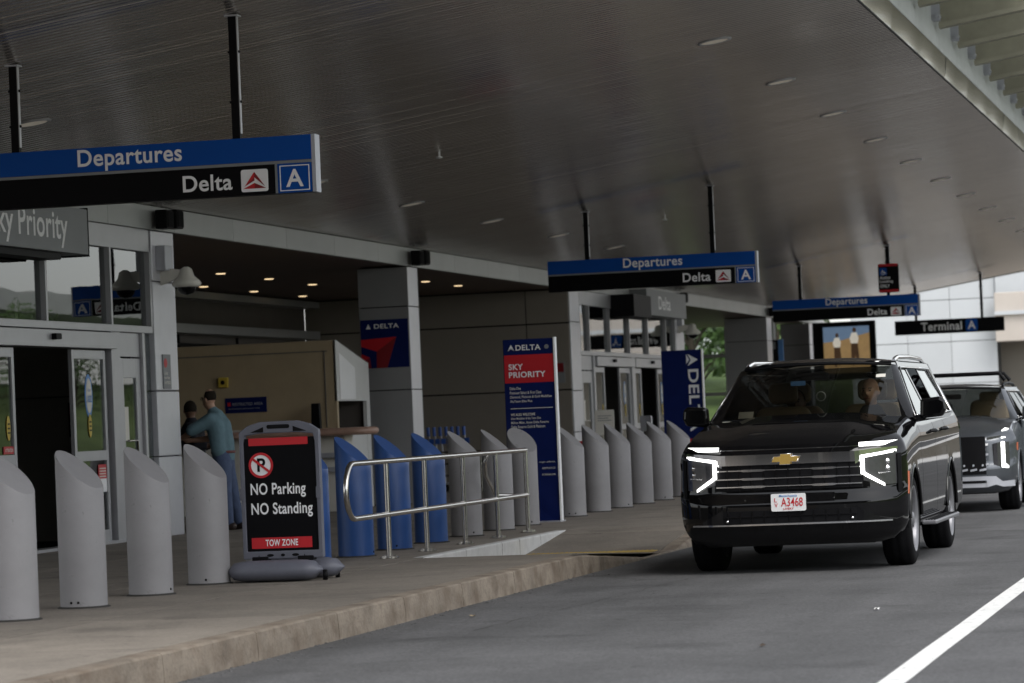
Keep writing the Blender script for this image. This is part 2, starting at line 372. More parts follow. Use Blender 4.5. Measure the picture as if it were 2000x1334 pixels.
def slab(x0, x1, y0, y1, zf, m='concrete', name='paving_slab', n=1, sh=0.007):
    mb = MB(); t = []
    k = max(1, n)
    yy = [y0+sh+(y1-y0-2*sh)*i/k for i in range(k+1)]
    top = [[(x0+sh, v, zf(v)), (x1-sh, v, zf(v))] for v in yy]
    mb.grid(top, False, True)
    for i in range(k):
        for x, fl in ((x0+sh, 1), (x1-sh, 0)):
            a, b = yy[i], yy[i+1]; q = [(x, a, zf(a)), (x, b, zf(b)), (x, b, zf(b)-.03), (x, a, zf(a)-.03)]
            mb.add(q, [(0, 1, 2, 3) if fl else (3, 2, 1, 0)])
    for v, fl in ((yy[0], 0), (yy[-1], 1)):
        q = [(x0+sh, v, zf(v)), (x1-sh, v, zf(v)), (x1-sh, v, zf(v)-.03), (x0+sh, v, zf(v)-.03)]
        mb.add(q, [(0, 1, 2, 3) if fl else (3, 2, 1, 0)])
    return mb.build(name, m, pavement)
flat = lambda v: 0.19
yy = 10.0
while yy < 70:
    L = 3.05
    a, b = yy, yy+L
    brk = [a]+[q for q in (31.24, 35.2, 35.7, 37.9) if a+.2 < q < b-.2]+[b]
    for p, q in zip(brk, brk[1:]):
        if not (35.0 < p < 35.5): slab(XR+.001, XK-.17, p, q, zs, n=1)
    yy += L
yy = 8.5
while yy < 82:
    L = 3.05
    for x0, x1 in ((-10.0, XR-.001), (-11.95, -10.0), (XF-.1, -11.95)): slab(x0, x1, yy, yy+L, flat)
    yy += L
slab(XF-.1, XR-.001, 82, 140, flat); slab(XR+.001, XK-.17, 71, 140, flat); slab(-40, XF-.1, -20, 140, lambda v: 0.186)
# yellow tactile strip at the bottom of the dropped kerb, ribbed
tp = MB().box(-8.05, XK-.2, 35.22, 35.68, 0.0, 0.018)
for i in range(9):
    for j in range(26): tp.lathe([(0.013, 0), (0.009, 0.006), (0.0005, 0.006)], (-7.98+j*.052, 35.25+i*.05, .018), n=6)
tp.build('tactile_strip', 'tactile', pavement)
# white painted upstand beside the ramp, in short cast lengths
for a, b in ((31.3, 33.0), (33.0, 34.6), (34.6, 35.45), (35.45, 36.5), (36.5, 37.85)):
    f = MB(); n = 5; R_ = []
    for i in range(n+1):
        v = a+.004+(b-a-.008)*i/n; j = random.uniform(-.004, .004)
        R_.append([(XR-.10, v, .1925), (XR+.006+j, v, .193), (XR+.014+j, v, .18), (XR+.014, v, zs(v)-.02)])
    f.grid(R_, False, True).build('upstand', 'worn_white', pavement)
# granite kerb stones with chipped arrises
yy = 6.0
while yy < 72:
    L = 1.83 + random.uniform(-.05, .05); n = 10; R_ = []
    for i in range(n+1):
        v = yy+.006+(L-.012)*i/n; t = zk(v); e = 0.0 if i in (0, n) else random.uniform(-.006, .004)
        if t < .03: t = .015
        R_.append([(XK-.17, v, t), (XK-.02, v, t+e*.4), (XK-.004+e, v, t-.012), (XK+.004+e*.6, v, t*.5), (XK+.008, v, -.02)])
    mb = MB().grid(R_, False, True)
    for row, fl in ((R_[0], 0), (R_[-1], 1)):
        q = row+[(XK-.17, row[0][1], -.02)]; mb.add(q, [tuple(range(6)) if fl else tuple(range(6))[::-1]])
    mb.build('kerb_stone', 'granite', pavement); yy += L
MB().box(XK-.17, XK, 72.3, 140, -.02, .19).build('kerb_run', 'granite', pavement)
MB().box(XK-.17, XK, -60, 6.0, -.02, .19).build('kerb_run', 'granite', pavement)
# strip of grit and dirt that has gathered in the gutter
mb = MB()
for i in range(260):
    v = random.uniform(14, 31); x = XK+.01+abs(random.gauss(0, .10)); r = random.uniform(.004, .014)
    mb.lathe([(r, 0), (r*.6, r*.5), (r*.05, r*.6)], (x, v, 0.0), n=5, smooth=False)
g = mb.build('gutter_grit', 'asphalt'); g['kind'] = 'stuff'; g['label'] = 'loose grit lying along the foot of the kerb'
# scraps of litter
for i, (x, v, lab, m) in enumerate(((-3.2, 20.6, 'crumpled dark leaf lying on the asphalt near the lane line', 'bark'), (-6.0, 24.6, 'small tan dead leaf on the asphalt by the kerb', 'leather'), (-2.9, 24.0, 'tiny white paper scrap on the road beside the lane line', 'white_paint'))):
    mb = MB(); P = []
    for a in range(4):
        P.append([(x+(b-1.5)*.012+random.uniform(-.004, .004), v+(a-1.5)*.02, .006+random.uniform(0, .018)) for b in range(4)])
    tag(mb.grid(P, False).build('leaf' if i < 2 else 'paper_scrap', m), lab, 'leaf' if i < 2 else 'litter')

# ------------------------------------------------------------------ canopy
XO = -4.28
def zsof(x): return 4.38+.15*(x-XF)
can = thing('canopy', 'long sloping grey metal canopy with slatted glossy underside over the pavement', 'canopy', (XF, 40, 4.3))
mb = MB(); yy = 18.0; pitch = .14
while yy < 102:
    prof = [(0, .030), (.003, .005), (.025, 0.0), (.102, 0.0), (.124, .005), (.127, .030)]
    jt = random.uniform(-.0015, .0015); tl = random.uniform(-.011, .011)
    mb.grid([[(x, yy+p[0], zsof(x)+p[1]+jt+tl*(p[0]-.063)) for p in prof] for x in (XF+.0, XO)], False, False)
    yy += pitch
mb.build('soffit_slats', 'soffit', can, kind='stuff')
mb = MB(); mb.add([(XF-8, 17.9, zsof(XF)+.10), (XF, 17.9, zsof(XF)+.10), (XO, 17.9, zsof(XO)+.10), (XO, 102.1, zsof(XO)+.10), (XF, 102.1, zsof(XF)+.10), (XF-8, 102.1, zsof(XF)+.10)], [(5, 4, 1, 0), (4, 3, 2, 1)])
mb.add([(XF-8, 17.9, 5.2), (XF, 17.9, 5.2), (XO, 17.9, 6.2), (XO, 102.1, 6.2), (XF, 102.1, 5.2), (XF-8, 102.1, 5.2)], [(0, 1, 4, 5), (1, 2, 3, 4)])
mb.build('deck', 'dark_wall', can)
MB().add([(XF, 102.12, zsof(XF)-.02), (XO, 102.12, zsof(XO)-.02), (XO, 102.12, zsof(XO)+.3), (XF, 102.12, zsof(XF)+.3)], [(0, 1, 2, 3)]).build('end_trim', 'fascia', can)
# inner fascia, one aluminium panel after another
yy = 16.3
while yy < 102:
    MB().box(XF-.05, XF+.02, yy+.006, yy+2.52-.006, 4.075, 4.376).build('fascia_panel', 'fascia', can, bevel=.004, seg=1); yy += 2.52
MB().box(XF-.5, XF-.06, 17.9, 102, 4.10, 4.37).build('fascia_backing', 'black', can)
# polished outer edge in lapped sheets, grey edge beam, brackets and louvres
MB().tube([(XO+.012, 17.9, zsof(XO)-.004), (XO+.012, 102, zsof(XO)-.004)], .014, 6).build('edge_gasket', 'black', can)
yy = 20.0; k = 0
while yy < 102:
    L = 3.2; n = 8; R_ = []
    for i in range(n+1):
        v = yy+.0015+(L-.003)*i/n; w_ = .004*math.sin(i/n*math.pi*2+k*1.7)
        R_.append([(XO+.012, v, zsof(XO)+.012), (XO+.03+w_*.6, v, zsof(XO)+.13), (XO+.045+w_, v, zsof(XO)+.29)])
    MB().grid(R_, True, True).build('edge_panel', 'polished', can); yy += L; k += 1
z1 = zsof(XO)+.29
MB().box(XO-.3, XO+.05, 17.9, 102, z1+.004, z1+.90).build('edge_beam', 'beam_grey', can, bevel=.01)
yy = 46.4-2.57*8
while yy < 102:
    b = MB().box(XO+.05, XO+.15, yy-.08, yy-.065, z1+.30, z1+.52).box(XO+.05, XO+.15, yy+.065, yy+.08, z1+.30, z1+.52)
    b.tube([(XO+.13, yy-.12, z1+.36), (XO+.13, yy+.12, z1+.36)], .03, 10)
    b.build('bracket', 'sign_silver', can)
    r = Vector((1, 0, .15)).normalized(); u = Vector((-.15, 0, 1)).normalized()
    lv = MB().prism(rect(0.0, 0, 1.75, .40), (XO+.10, yy+.42, z1+.30), r, u, .05)
    lv.prism(rect(0.0, -.06, 1.75, 0), (XO+.10, yy+.28, z1+.296), r, u, .19)
    lv.build('louvre', 'louver', can); yy += 2.57
MB().add([(XO-.2, 17.9, 7.05), (XO+1.8, 17.9, 7.35), (XO+1.8, 102, 7.35), (XO-.2, 102, 7.05)], [(3, 2, 1, 0)]).build('louvre_roof', 'louver', can)
# round recessed lights in two rows
ords = ['nearest', 'second nearest', 'third nearest', 'fourth nearest', 'fifth nearest', 'sixth nearest', 'seventh nearest', 'eighth nearest', 'ninth nearest', 'tenth nearest', 'eleventh nearest', 'twelfth nearest', 'thirteenth nearest', 'fourteenth nearest']
for row, x, y0, n, lab in (('w', -12.1, 31.9, 9, 'wall side'), ('r', -5.97, 36.9, 10, 'road side')):
    for i in range(n):
        yv = y0+i*5.03; t = thing('ceiling_light', 'recessed round canopy light, %s in the %s row' % (ords[i], lab), 'light', (x, yv, zsof(x)), 'recessed canopy lights')
        nrm = Vector((.15, 0, -1)).normalized(); c = Vector((x, yv, zsof(x)))
        MB().lathe([(.150, .008), (.165, .014), (.19, .012), (.195, -.01)], c, nrm, 28).build('trim_ring', 'alu', t)
        MB().lathe([(.0005, .007), (.152, .008)], c, nrm, 28).build('lens', 'downlight_dim', t)
for i, (x, yv) in enumerate(((-10.3, 41.5), (-10.3, 57.5))):
    t = thing('sprinkler', 'tiny pale sprinkler head under the canopy, %s of two' % ('nearer', 'farther')[i], 'sprinkler', (x, yv, zsof(x)), 'sprinkler heads')
    MB().tube([(x, yv, zsof(x)+.02), (x, yv, zsof(x)-.07)], .014, 8).build('pipe', 'sign_white', t)
    MB().lathe([(.0005, -.09), (.04, -.085), (.04, -.07), (.012, -.06)], (x, yv, zsof(x)), n=10).build('deflector', 'sign_white', t)

# ------------------------------------------------------------------ terminal: recess, piers, vestibules
term = thing('terminal_building', 'grey panelled terminal building with recessed kerbside bay under the canopy', 'building', (XF, 54, .19))
# brown recess ceilings with their own small warm lamps
MB().box(-20.3, XF-.06, 41.5, 66.25, 4.09, 4.16).build('recess_ceiling', 'brown_soffit', term)
MB().box(-20.3, XF-.06, 79.4, 101.8, 4.09, 4.16).build('recess_ceiling', 'brown_soffit', term)
for i, (px, v) in enumerate(((-17.0, 50.2), (-16.9, 52.9), (-16.9, 55.6), (-18.6, 54.3), (-18.6, 57.2), (-18.6, 60.2), (-18.6, 63.4), (-15.2, 59.8), (-15.2, 62.3), (-17.0, 58.6))):
    MB().lathe([(.0005, 0), (.07, 0), (.085, .012)], (px, v, 4.078), n=18).build('lamp', 'downlight_warm', term)
# back wall of the bay with pale beams and a dark clerestory
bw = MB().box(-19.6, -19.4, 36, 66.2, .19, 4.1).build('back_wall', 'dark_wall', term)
for z0, z1b in ((3.93, 4.06), (3.30, 3.46)):
    MB().box(-19.4, -19.05, 40, 66.1, z0, z1b).build('beam', 'alu', term)
MB().tube([(-19.3, 40, 3.1), (-19.3, 66, 3.1)], .03, 6).build('conduit', 'black', term)
for v in (44, 47.5, 51, 54.5, 58, 61.5): MB().box(-19.4, -19.36, v, v+.05, 2.5, 3.29).build('mullion', 'black', term)
# end wall of the bay: cladding panels with open joints (faces the camera)
cuts_x = [-19.4, -17.1, -14.78, XF-.02]; cuts_z = [.19, 2.06, 3.40, 4.08]
MB().box(-19.4, XF-.03, 66.23, 66.4, .19, 4.1).build('wall_backing', 'black', term)
for a, b in zip(cuts_x, cuts_x[1:]):
    for c, d in zip(cuts_z, cuts_z[1:]):
        MB().box(a+.012, b-.012, 66.18, 66.225, c+.014, d-.014).build('wall_panel', 'panel_warm', term, bevel=.003, seg=1)
def pier(y0, y1, joints=(2.06, 3.42), x0=-14.72, top=4.07):
    MB().box(x0+.02, XF-.02, y0+.02, y1-.02, .19, top).build('pier_core', 'black', term)
    zz = [.19]+list(joints)+[top]
    for c, d in zip(zz, zz[1:]):
        MB().box(x0, XF+.0, y0, y0+.018, c+.008, d-.008).build('pier_panel', 'panel_grey', term, bevel=.003, seg=1)
        MB().box(XF-.019, XF+.002, y0+.02, y0+.33, c+.008, d-.008).build('pier_trim', 'alu_bright', term, bevel=.003, seg=1)
        MB().box(XF-.019, XF-.004, y0+.345, y1, c+.008, d-.008).build('pier_trim', 'alu_bright', term, bevel=.003, seg=1)
        MB().box(x0, XF, y1-.018, y1, c+.008, d-.008).build('pier_panel', 'panel_grey', term)
pier(53.4, 54.1); pier(92.6, 93.6, x0=-15.05); pier(101.2, 102.0, x0=-14.75)
# airline panel on the first pier
pn = MB().box(-14.70, XF-.02, 53.386, 53.398, 2.43, 3.22).build('airline_panel', 'navy', term)
mb = MB(); o = (-14.70, 53.383, 2.43)
mb.prism([(0, .47), (.60, .50), (.26, .27)], o, EX, EZ, .002); mb.prism([(0, .24), (.14, .175), (0, .10)], o, EX, EZ, .002); mb.prism([(0, .47), (.26, .27), (0, .36)], o, EX, EZ, .002)
mb.build('emblem', 'sign_red', pn)
mb = MB(); mb.prism([(.60, .50), (.43, 0), (.25, 0), (.26, .27)], o, EX, EZ, .002); mb.prism([(.0, .095), (.14, .17), (.16, 0), (0, 0)], o, EX, EZ, .002)
mb.build('emblem_shade', 'deep_red', pn)
MB().text('DELTA', (-14.47, 53.382, 3.075), EX, EZ, .42, .075, bold=.02).build('lettering', 'sign_white', pn)
MB().prism([(0, 0), (.085, 0), (.0425, .085)], (-14.61, 53.382, 3.07), EX, EZ, .002).build('emblem', 'sign_white', pn)

def vestibule(y0, y1, mull, label, wide_sign=None, doors=None, posts=None, first=False):
    """glazed entrance box: corner posts, transom lights, sliding doors, header with sensor, sign box"""
    t = thing('entrance_vestibule', label, 'entrance', (XF, y0, .19), 'glazed entrances')
    # posts
    for a, b in posts:
        for c, d in ((.19, 1.20), (1.21, 2.03), (2.04, 3.42), (3.43, 4.07)):
            MB().box(XF-.34, XF+.0, a, b, c, d).build('corner_post', 'alu_bright', t, bevel=.012)
        MB().box(XF-.30, XF-.03, a+.02, b-.02, .19, 4.07).build('post_core', 'black', t)
    ya, yb = mull[0], mull[-1]
    MB().box(XF-.14, XF-.01, ya, yb, 3.79, 4.07).build('head_panel', 'alu', t, bevel=.004)
    MB().box(XF-.14, XF-.0, ya, yb, 2.76, 2.85).build('transom', 'alu', t, bevel=.006)
    for a in mull: MB().box(XF-.13, XF-.004, a-.03, a+.03, 2.85, 3.79).build('mullion', 'alu', t)
    for a, b in zip(mull, mull[1:]): MB().box(XF-.08, XF-.07, a+.03, b-.03, 2.85, 3.79).build('transom_pane', 'pane', t)
    # shell behind the glass
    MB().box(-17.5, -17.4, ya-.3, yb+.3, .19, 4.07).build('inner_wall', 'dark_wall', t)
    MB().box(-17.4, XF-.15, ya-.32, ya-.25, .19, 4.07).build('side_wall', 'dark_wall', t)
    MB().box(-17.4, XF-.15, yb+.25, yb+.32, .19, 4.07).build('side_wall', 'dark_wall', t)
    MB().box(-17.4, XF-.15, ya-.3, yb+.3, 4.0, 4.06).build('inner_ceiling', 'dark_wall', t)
    MB().box(-17.4, XF-.02, ya, yb, .188, .197).build('door_mat', 'rubber', t)
    for d in doors:
        kind = d[0]
        if kind == 'header':
            h = MB().box(XF-.16, XF+.05, d[1], d[2], 2.545, 2.745).build('door_header', 'alu', t, bevel=.006)
            yc = d[3]; MB().prism(rrect(-.09, -.035, .09, .035, .02), (XF+.11, yc, 2.665), EY, EZ, .06).build('motion_sensor', 'black', h)
        elif kind == 'leaf':      # sliding leaf: stiles, rails, two panes
            a, b = d[1], d[2]; xx = XF-.05-(d[3] if len(d) > 3 else 0)
            lf = MB().box(xx-.05, xx, a, a+.075, .20, 2.53).box(xx-.05, xx, b-.075, b, .20, 2.53).box(xx-.05, xx, a+.075, b-.075, .20, .36)
            lf = lf.box(xx-.05, xx, a+.075, b-.075, 1.20, 1.32).box(xx-.05, xx, a+.075, b-.075, 2.42, 2.53).build('door_leaf', 'alu', t, bevel=.004)
            for c, e in ((.36, 1.20), (1.32, 2.42)): MB().box(xx-.03, xx-.022, a+.075, b-.075, c, e).build('door_pane', 'pane', lf)
            if len(d) > 4:
                for kind2 in d[4]:
                    if kind2 == 'oval':
                        q = MB().prism(ellipse(0, 0, .13, .26), (xx-.018, (a+b)/2, 1.98), EY, EZ, .003).build('decal_ring', 'print_blue', lf)
                        MB().prism(ellipse(0, 0, .095, .21), (xx-.014, (a+b)/2, 1.98), EY, EZ, .003).build('decal', 'pale', lf)
                        MB().text('Door', (xx-.009, (a+b)/2, 2.03), EY, EZ, .07, .04, 'C').build('lettering', 'print_blue', lf); MB().text('A202', (xx-.009, (a+b)/2, 1.90), EY, EZ, .15, .085, 'C', bold=.02).build('lettering', 'print_blue', lf)
                    if kind2 in ('oval', 'yell'):
                        yc = (a+b)/2 if kind2 == 'oval' else b-.13-.075
                        MB().prism(ellipse(0, 0, .055, .14), (xx-.012, yc, 1.62), EY, EZ, .003).build('caution_sticker', 'yellow', lf)
                        m2 = MB()
                        for q in (-.05, 0, .05): m2.prism(rect(-.035, q-.012, .035, q+.006), (xx-.008, yc, 1.62), EY, EZ, .002)
                        m2.build('caution_print', 'black', lf)
                    if kind2 == 'red':
                        MB().prism(rect(-.14, 0, .14, .17), (xx-.012, b-.22, .98), EY, EZ, .003).build('notice', 'sign_red', lf)
                        MB().prism(rect(-.14, -.16, .14, 0), (xx-.012, b-.22, .98), EY, EZ, .003).build('notice_foot', 'sign_white', lf)
                        m2 = MB()
                        for q in range(4): m2.prism(rect(-.11, .02+q*.032, .11, .034+q*.032), (xx-.008, b-.22, .98), EY, EZ, .002)
                        m2.build('notice_print', 'pale', lf)
                    if kind2 == 'strip':
                        MB().prism(rect(-.3, 0, 0, .085), (xx-.012, b-.08, 1.33), EY, EZ, .003).build('notice', 'sign_red', lf)
                        MB().text('ATTENTION', (xx-.008, b-.345, 1.352), EY, EZ, .24, .04, bold=.02).build('notice_print', 'pale', lf)
        elif kind == 'jamb':
            MB().box(XF-.14, XF-.0, d[1], d[2], .19, 2.76).build('jamb', 'alu', t, bevel=.004)
        elif kind == 'side':      # hinged side door with pull handle
            a, b = d[1], d[2]; xx = XF-.04
            MB().box(xx-.05, xx, a, b, 2.46, 2.755).build('door_transom', 'alu', t, bevel=.003)
            lf = MB().box(xx-.05, xx, a, a+.16, .20, 2.44).box(xx-.05, xx, b-.16, b, .20, 2.44).box(xx-.05, xx, a+.16, b-.16, .20, .42).box(xx-.05, xx, a+.16, b-.16, 2.20, 2.44).build('side_door', 'alu', t, bevel=.004)
            MB().box(xx-.03, xx-.022, a+.16, b-.16, .42, 2.20).build('door_pane', 'pane', lf)
            MB().tube([(xx, a+.22, 1.42), (xx+.07, a+.22, 1.42), (xx+.07, a+.40, 1.42), (xx+.07, a+.40, 1.02), (xx, a+.40, 1.02)], .014, 8).build('pull_handle', 'steel', lf)
            MB().prism(rect(0, 0, .16, .42), (xx-.016, a+.18, 1.42), EY, EZ, .003).build('notice', 'pale', lf)
        elif kind == 'fixed':
            MB().box(XF-.08, XF-.07, d[1], d[2], .25, 2.755).build('side_pane', 'pane', t)
    MB().box(XF-.18, XF+.04, ya, yb, .188, .225).build('threshold', 'alu', t)
    return t
v1 = vestibule(33.5, 41.5, [31.0, 33.0, 34.9, 36.85, 39.07, 40.55], 'glazed entrance with open sliding doors at the left edge', posts=[(40.62, 41.5)], doors=[
    ('header', 33.6, 39.05, 36.9), ('leaf', 34.35, 35.85, 0, ('yell', 'strip')), ('leaf', 37.72, 38.88, 0, ('oval', 'red')), ('leaf', 33.3, 34.6, .09), ('jamb', 38.98, 39.30), ('side', 39.33, 40.12), ('jamb', 40.14, 40.22), ('fixed', 40.24, 40.6)])
v2 = vestibule(66.2, 79.4, [67.2, 68.14, 70.31, 72.5, 74.7, 76.97, 78.2], 'farther glazed entrance with two open sliding doors', posts=[(66.25, 67.15), (78.3, 79.35)], doors=[
    ('header', 68.6, 72.75, 70.3), ('header', 72.85, 77.0, 74.7), ('side', 67.3, 68.4), ('jamb', 68.42, 68.56), ('leaf', 68.6, 69.75, 0, ('yell',)), ('leaf', 71.4, 72.6, 0, ('oval',)), ('jamb', 72.62, 72.98), ('leaf', 73.0, 73.9, 0, ('yell',)), ('leaf', 75.9, 77.0, 0, ('oval',)), ('jamb', 77.02, 77.3), ('fixed', 77.35, 78.25)])
# sign boxes over the doors
t = thing('entrance_sign', 'grey sign box over the near doors reading Sky Priority', 'sign', (XF+.35, 35.2, 3.9))
MB().box(XF-.0, XF+.35, 32.0, 37.34, 3.61, 4.14).build('sign_box', 'sign_grey', t, bevel=.006)
MB().box(XF, XF+.354, 37.341, 37.36, 3.59, 4.16).build('end_cap', 'black', t)
MB().text('Priority', (XF+.354, 36.66, 3.655), EY, EZ, 1.55, .42, 'R', bold=.014).build('lettering', 'sign_white', t); MB().text('Sky', (XF+.354, 34.96, 3.655), EY, EZ, .72, .42, 'R', bold=.014).build('lettering', 'sign_white', t)
MB().box(XF-.0, XF+.28, 33.0, 36.6, 3.53, 3.606).build('mounting', 'black', t)
t = thing('entrance_sign', 'grey sign box over the far doors reading Delta', 'sign', (XF+.3, 75, 3.9))
MB().box(XF, XF+.4, 72.55, 77.5, 3.68, 4.25).build('sign_box', 'sign_grey', t, bevel=.006)
MB().text('Delta', (XF+.404, 74.7, 3.82), EY, EZ, 1.5, .30, 'C', bold=.02).build('lettering', 'sign_white', t)
MB().box(XF, XF+.5, 70.5, 72.5, 3.60, 4.07).build('mounting', 'black', t)
# things inside / on the near vestibule
t = thing('smoking_notice', 'dark no smoking notice on the wall inside the open doors', 'sign', (-17.3, 46, 1.9))
def wall_in(xw, dy): pass
# inner side wall seen through the open doors (faces the camera)
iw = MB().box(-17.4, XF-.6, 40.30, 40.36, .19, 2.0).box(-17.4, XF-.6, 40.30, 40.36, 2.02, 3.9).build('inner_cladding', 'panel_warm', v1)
t.location = (-14.6, 40.28, 1.7); ORG[t.name] = Vector(t.location)
q = MB().box(-14.95, -14.52, 40.282, 40.296, 1.50, 1.93).build('board', 'sign_black', t)
MB().box(-14.93, -14.71, 40.274, 40.281, 1.72, 1.91).build('red_square', 'deep_red', q)
MB().add(*[ring2(ellipse(0, 0, .07, .07), ellipse(0, 0, .05, .05), (-14.82, 40.271, 1.815), EX, EZ, .002).v, ring2(ellipse(0, 0, .07, .07), ellipse(0, 0, .05, .05), (-14.82, 40.271, 1.815), EX, EZ, .002).f]).build('ring', 'sign_red', q)
MB().text('NO SMOKING', (-14.93, 40.279, 1.65), EX, EZ, .26, .035).build('lettering', 'pale', q); MB().text('OR VAPING', (-14.93, 40.279, 1.59), EX, EZ, .2, .03).build('lettering', 'pale', q)
t = thing('fire_call_point', 'small red fire call point below the no smoking notice', 'call point', (-14.7, 40.28, 1.3))
MB().prism(rrect(-.09, -.1, .09, .1, .015), (-14.72, 40.24, 1.31), EX, EZ, .05).build('housing', 'sign_red', t)
MB().prism([(-.05, .02), (.05, .02), (.05, .045), (-.05, .045)], (-14.72, 40.236, 1.31), EX, EZ, .004).prism([(-.012, -.04), (.012, -.04), (.012, .02), (-.012, .02)], (-14.72, 40.236, 1.31), EX, EZ, .004).build('pull_bar', 'pale', t)
t = thing('door_notice', 'narrow dark notice plate on the corner post by the near doors', 'sign', (XF, 41.0, 2.3))
MB().box(XF+.003, XF+.014, 40.86, 41.16, 2.06, 2.50).build('plate', 'sign_grey', t)
MB().prism(ellipse(0, 0, .06, .06), (XF+.018, 40.95, 2.39), EY, EZ, .003).build('red_symbol', 'sign_red', t)
for i, s in enumerate(('Do Not', 'Leave Bags', 'UNATTENDED')): MB().text(s, (XF+.018, 40.89, 2.24-i*.06), EY, EZ, (.13, .2, .23)[i], .04, bold=.01).build('lettering', 'pale', t)
# camera housings and loudspeakers
def dome(x, yv, z, lab):
    t = thing('dome_camera', lab, 'camera', (x, yv, z), 'dome security cameras')
    MB().box(XF+.0, XF+.13, yv-.18, yv+.12, z+.16, z+.48).build('junction_box', 'sign_silver', t, bevel=.01)
    MB().prism([(0, 0), (.36, .12), (.36, .18), (0, .22)], (XF+.0, yv-.03, z-.02), EX, EZ, .06).build('arm', 'pale', t)
    MB().lathe([(.03, .20), (.075, .17), (.10, .08), (.17, .02), (.19, -.02), (.17, -.05), (.12, -.06)], (XF+.34, yv, z), n=22).build('shroud', 'pale', t)
    MB().lathe([(.12, -.055), (.115, -.10), (.08, -.14), (.0005, -.16)], (XF+.34, yv, z), n=20).build('lens_dome', 'black_gloss', t)
dome(XF+.3, 40.95, 3.40, 'pale dome security camera on the near entrance corner post')
dome(XF+.3, 78.6, 3.40, 'dome security camera on the far entrance corner post')
def speakers(yv, lab):
    t = thing('loudspeaker_pair', lab, 'loudspeaker', (XF, yv, 4.2), 'loudspeaker pairs on the fascia')
    MB().box(XF+.02, XF+.08, yv-.05, yv+.05, 4.10, 4.34).build('mount', 'alu', t)
    for s, dz in ((-1, 0), (1, .02)):
        b = MB().box(XF+.08, XF+.24, yv+s*.20-.13, yv+s*.20+.13, 4.08+dz, 4.32+dz).build('cabinet', 'black', t, bevel=.015)
        MB().box(XF+.241, XF+.25, yv+s*.20-.11, yv+s*.20+.11, 4.10+dz, 4.30+dz).build('grille', 'rubber', b)
speakers(40.9, 'pair of black loudspeakers on the fascia above the near entrance'); speakers(53.7, 'pair of black loudspeakers above the airline panelled pier')
speakers(78.4, 'pair of black loudspeakers above the far entrance'); speakers(92.9, 'pair of black loudspeakers above the farthest grey piers')

# glazed screen closing the second bay, greenery beyond
t = thing('glazed_screen', 'tall glazed screen with grey rails showing greenery beyond the far entrance', 'screen', (-16, 101, .19))
for x in (-20.0, -18.2, -16.4, -14.9): MB().box(x-.04, x+.04, 101.0, 101.1, .19, 4.08).build('mullion', 'alu', t)
for z in (1.2, 2.05, 3.2): MB().box(-20, -14.9, 101.02, 101.08, z-.05, z+.05).build('rail', 'alu', t)
for a, b in ((-20, -18.2), (-18.2, -16.4), (-16.4, -14.9)): MB().box(a+.04, b-.04, 101.045, 101.055, .19, 4.08).build('pane', 'clear', t)
MB().box(-20.3, -20.1, 79, 102, .19, 4.1).build('bay_wall', 'dark_wall', term)

# ------------------------------------------------------------------ far buildings
t = thing('white_building', 'pale white panelled building beyond the end of the canopy', 'building', (-9, 126, 0))
MB().box(-15.6, -10.25, 125.1, 140, 0, 8.45).build('core', 'joint', t)
xs = [-15.6, -13.5, -11.9, -10.22]; zz = [0, 2.2, 3.75, 5.3, 6.9, 8.5]
for a, b in zip(xs, xs[1:]):
    for c, d in zip(zz, zz[1:]): MB().box(a+.008, b-.008, 125, 125.09, c+.012, d-.012).build('wall_panel', 'wall_white', t)
t = thing('beige_building', 'beige block with dark opening right of the white building', 'building', (-8, 124, 0))
MB().box(-10.2, 13, 124.2, 124.6, 3.65, 5.45).build('parapet_band', 'wall_beige', t, bevel=.03)
MB().box(-10.2, 13, 124.9, 125.2, 5.47, 8.5).build('upper_wall', 'wall_white', t)
MB().box(-10.2, 13, 124.05, 124.6, 4.62, 4.76).build('ledge', 'wall_white', t)
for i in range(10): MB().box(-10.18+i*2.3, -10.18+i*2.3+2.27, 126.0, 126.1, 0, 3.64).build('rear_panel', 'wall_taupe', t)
MB().box(-10.19, 13, 124.7, 130, 3.66, 3.8).build('ceiling', 'wall_taupe', t)

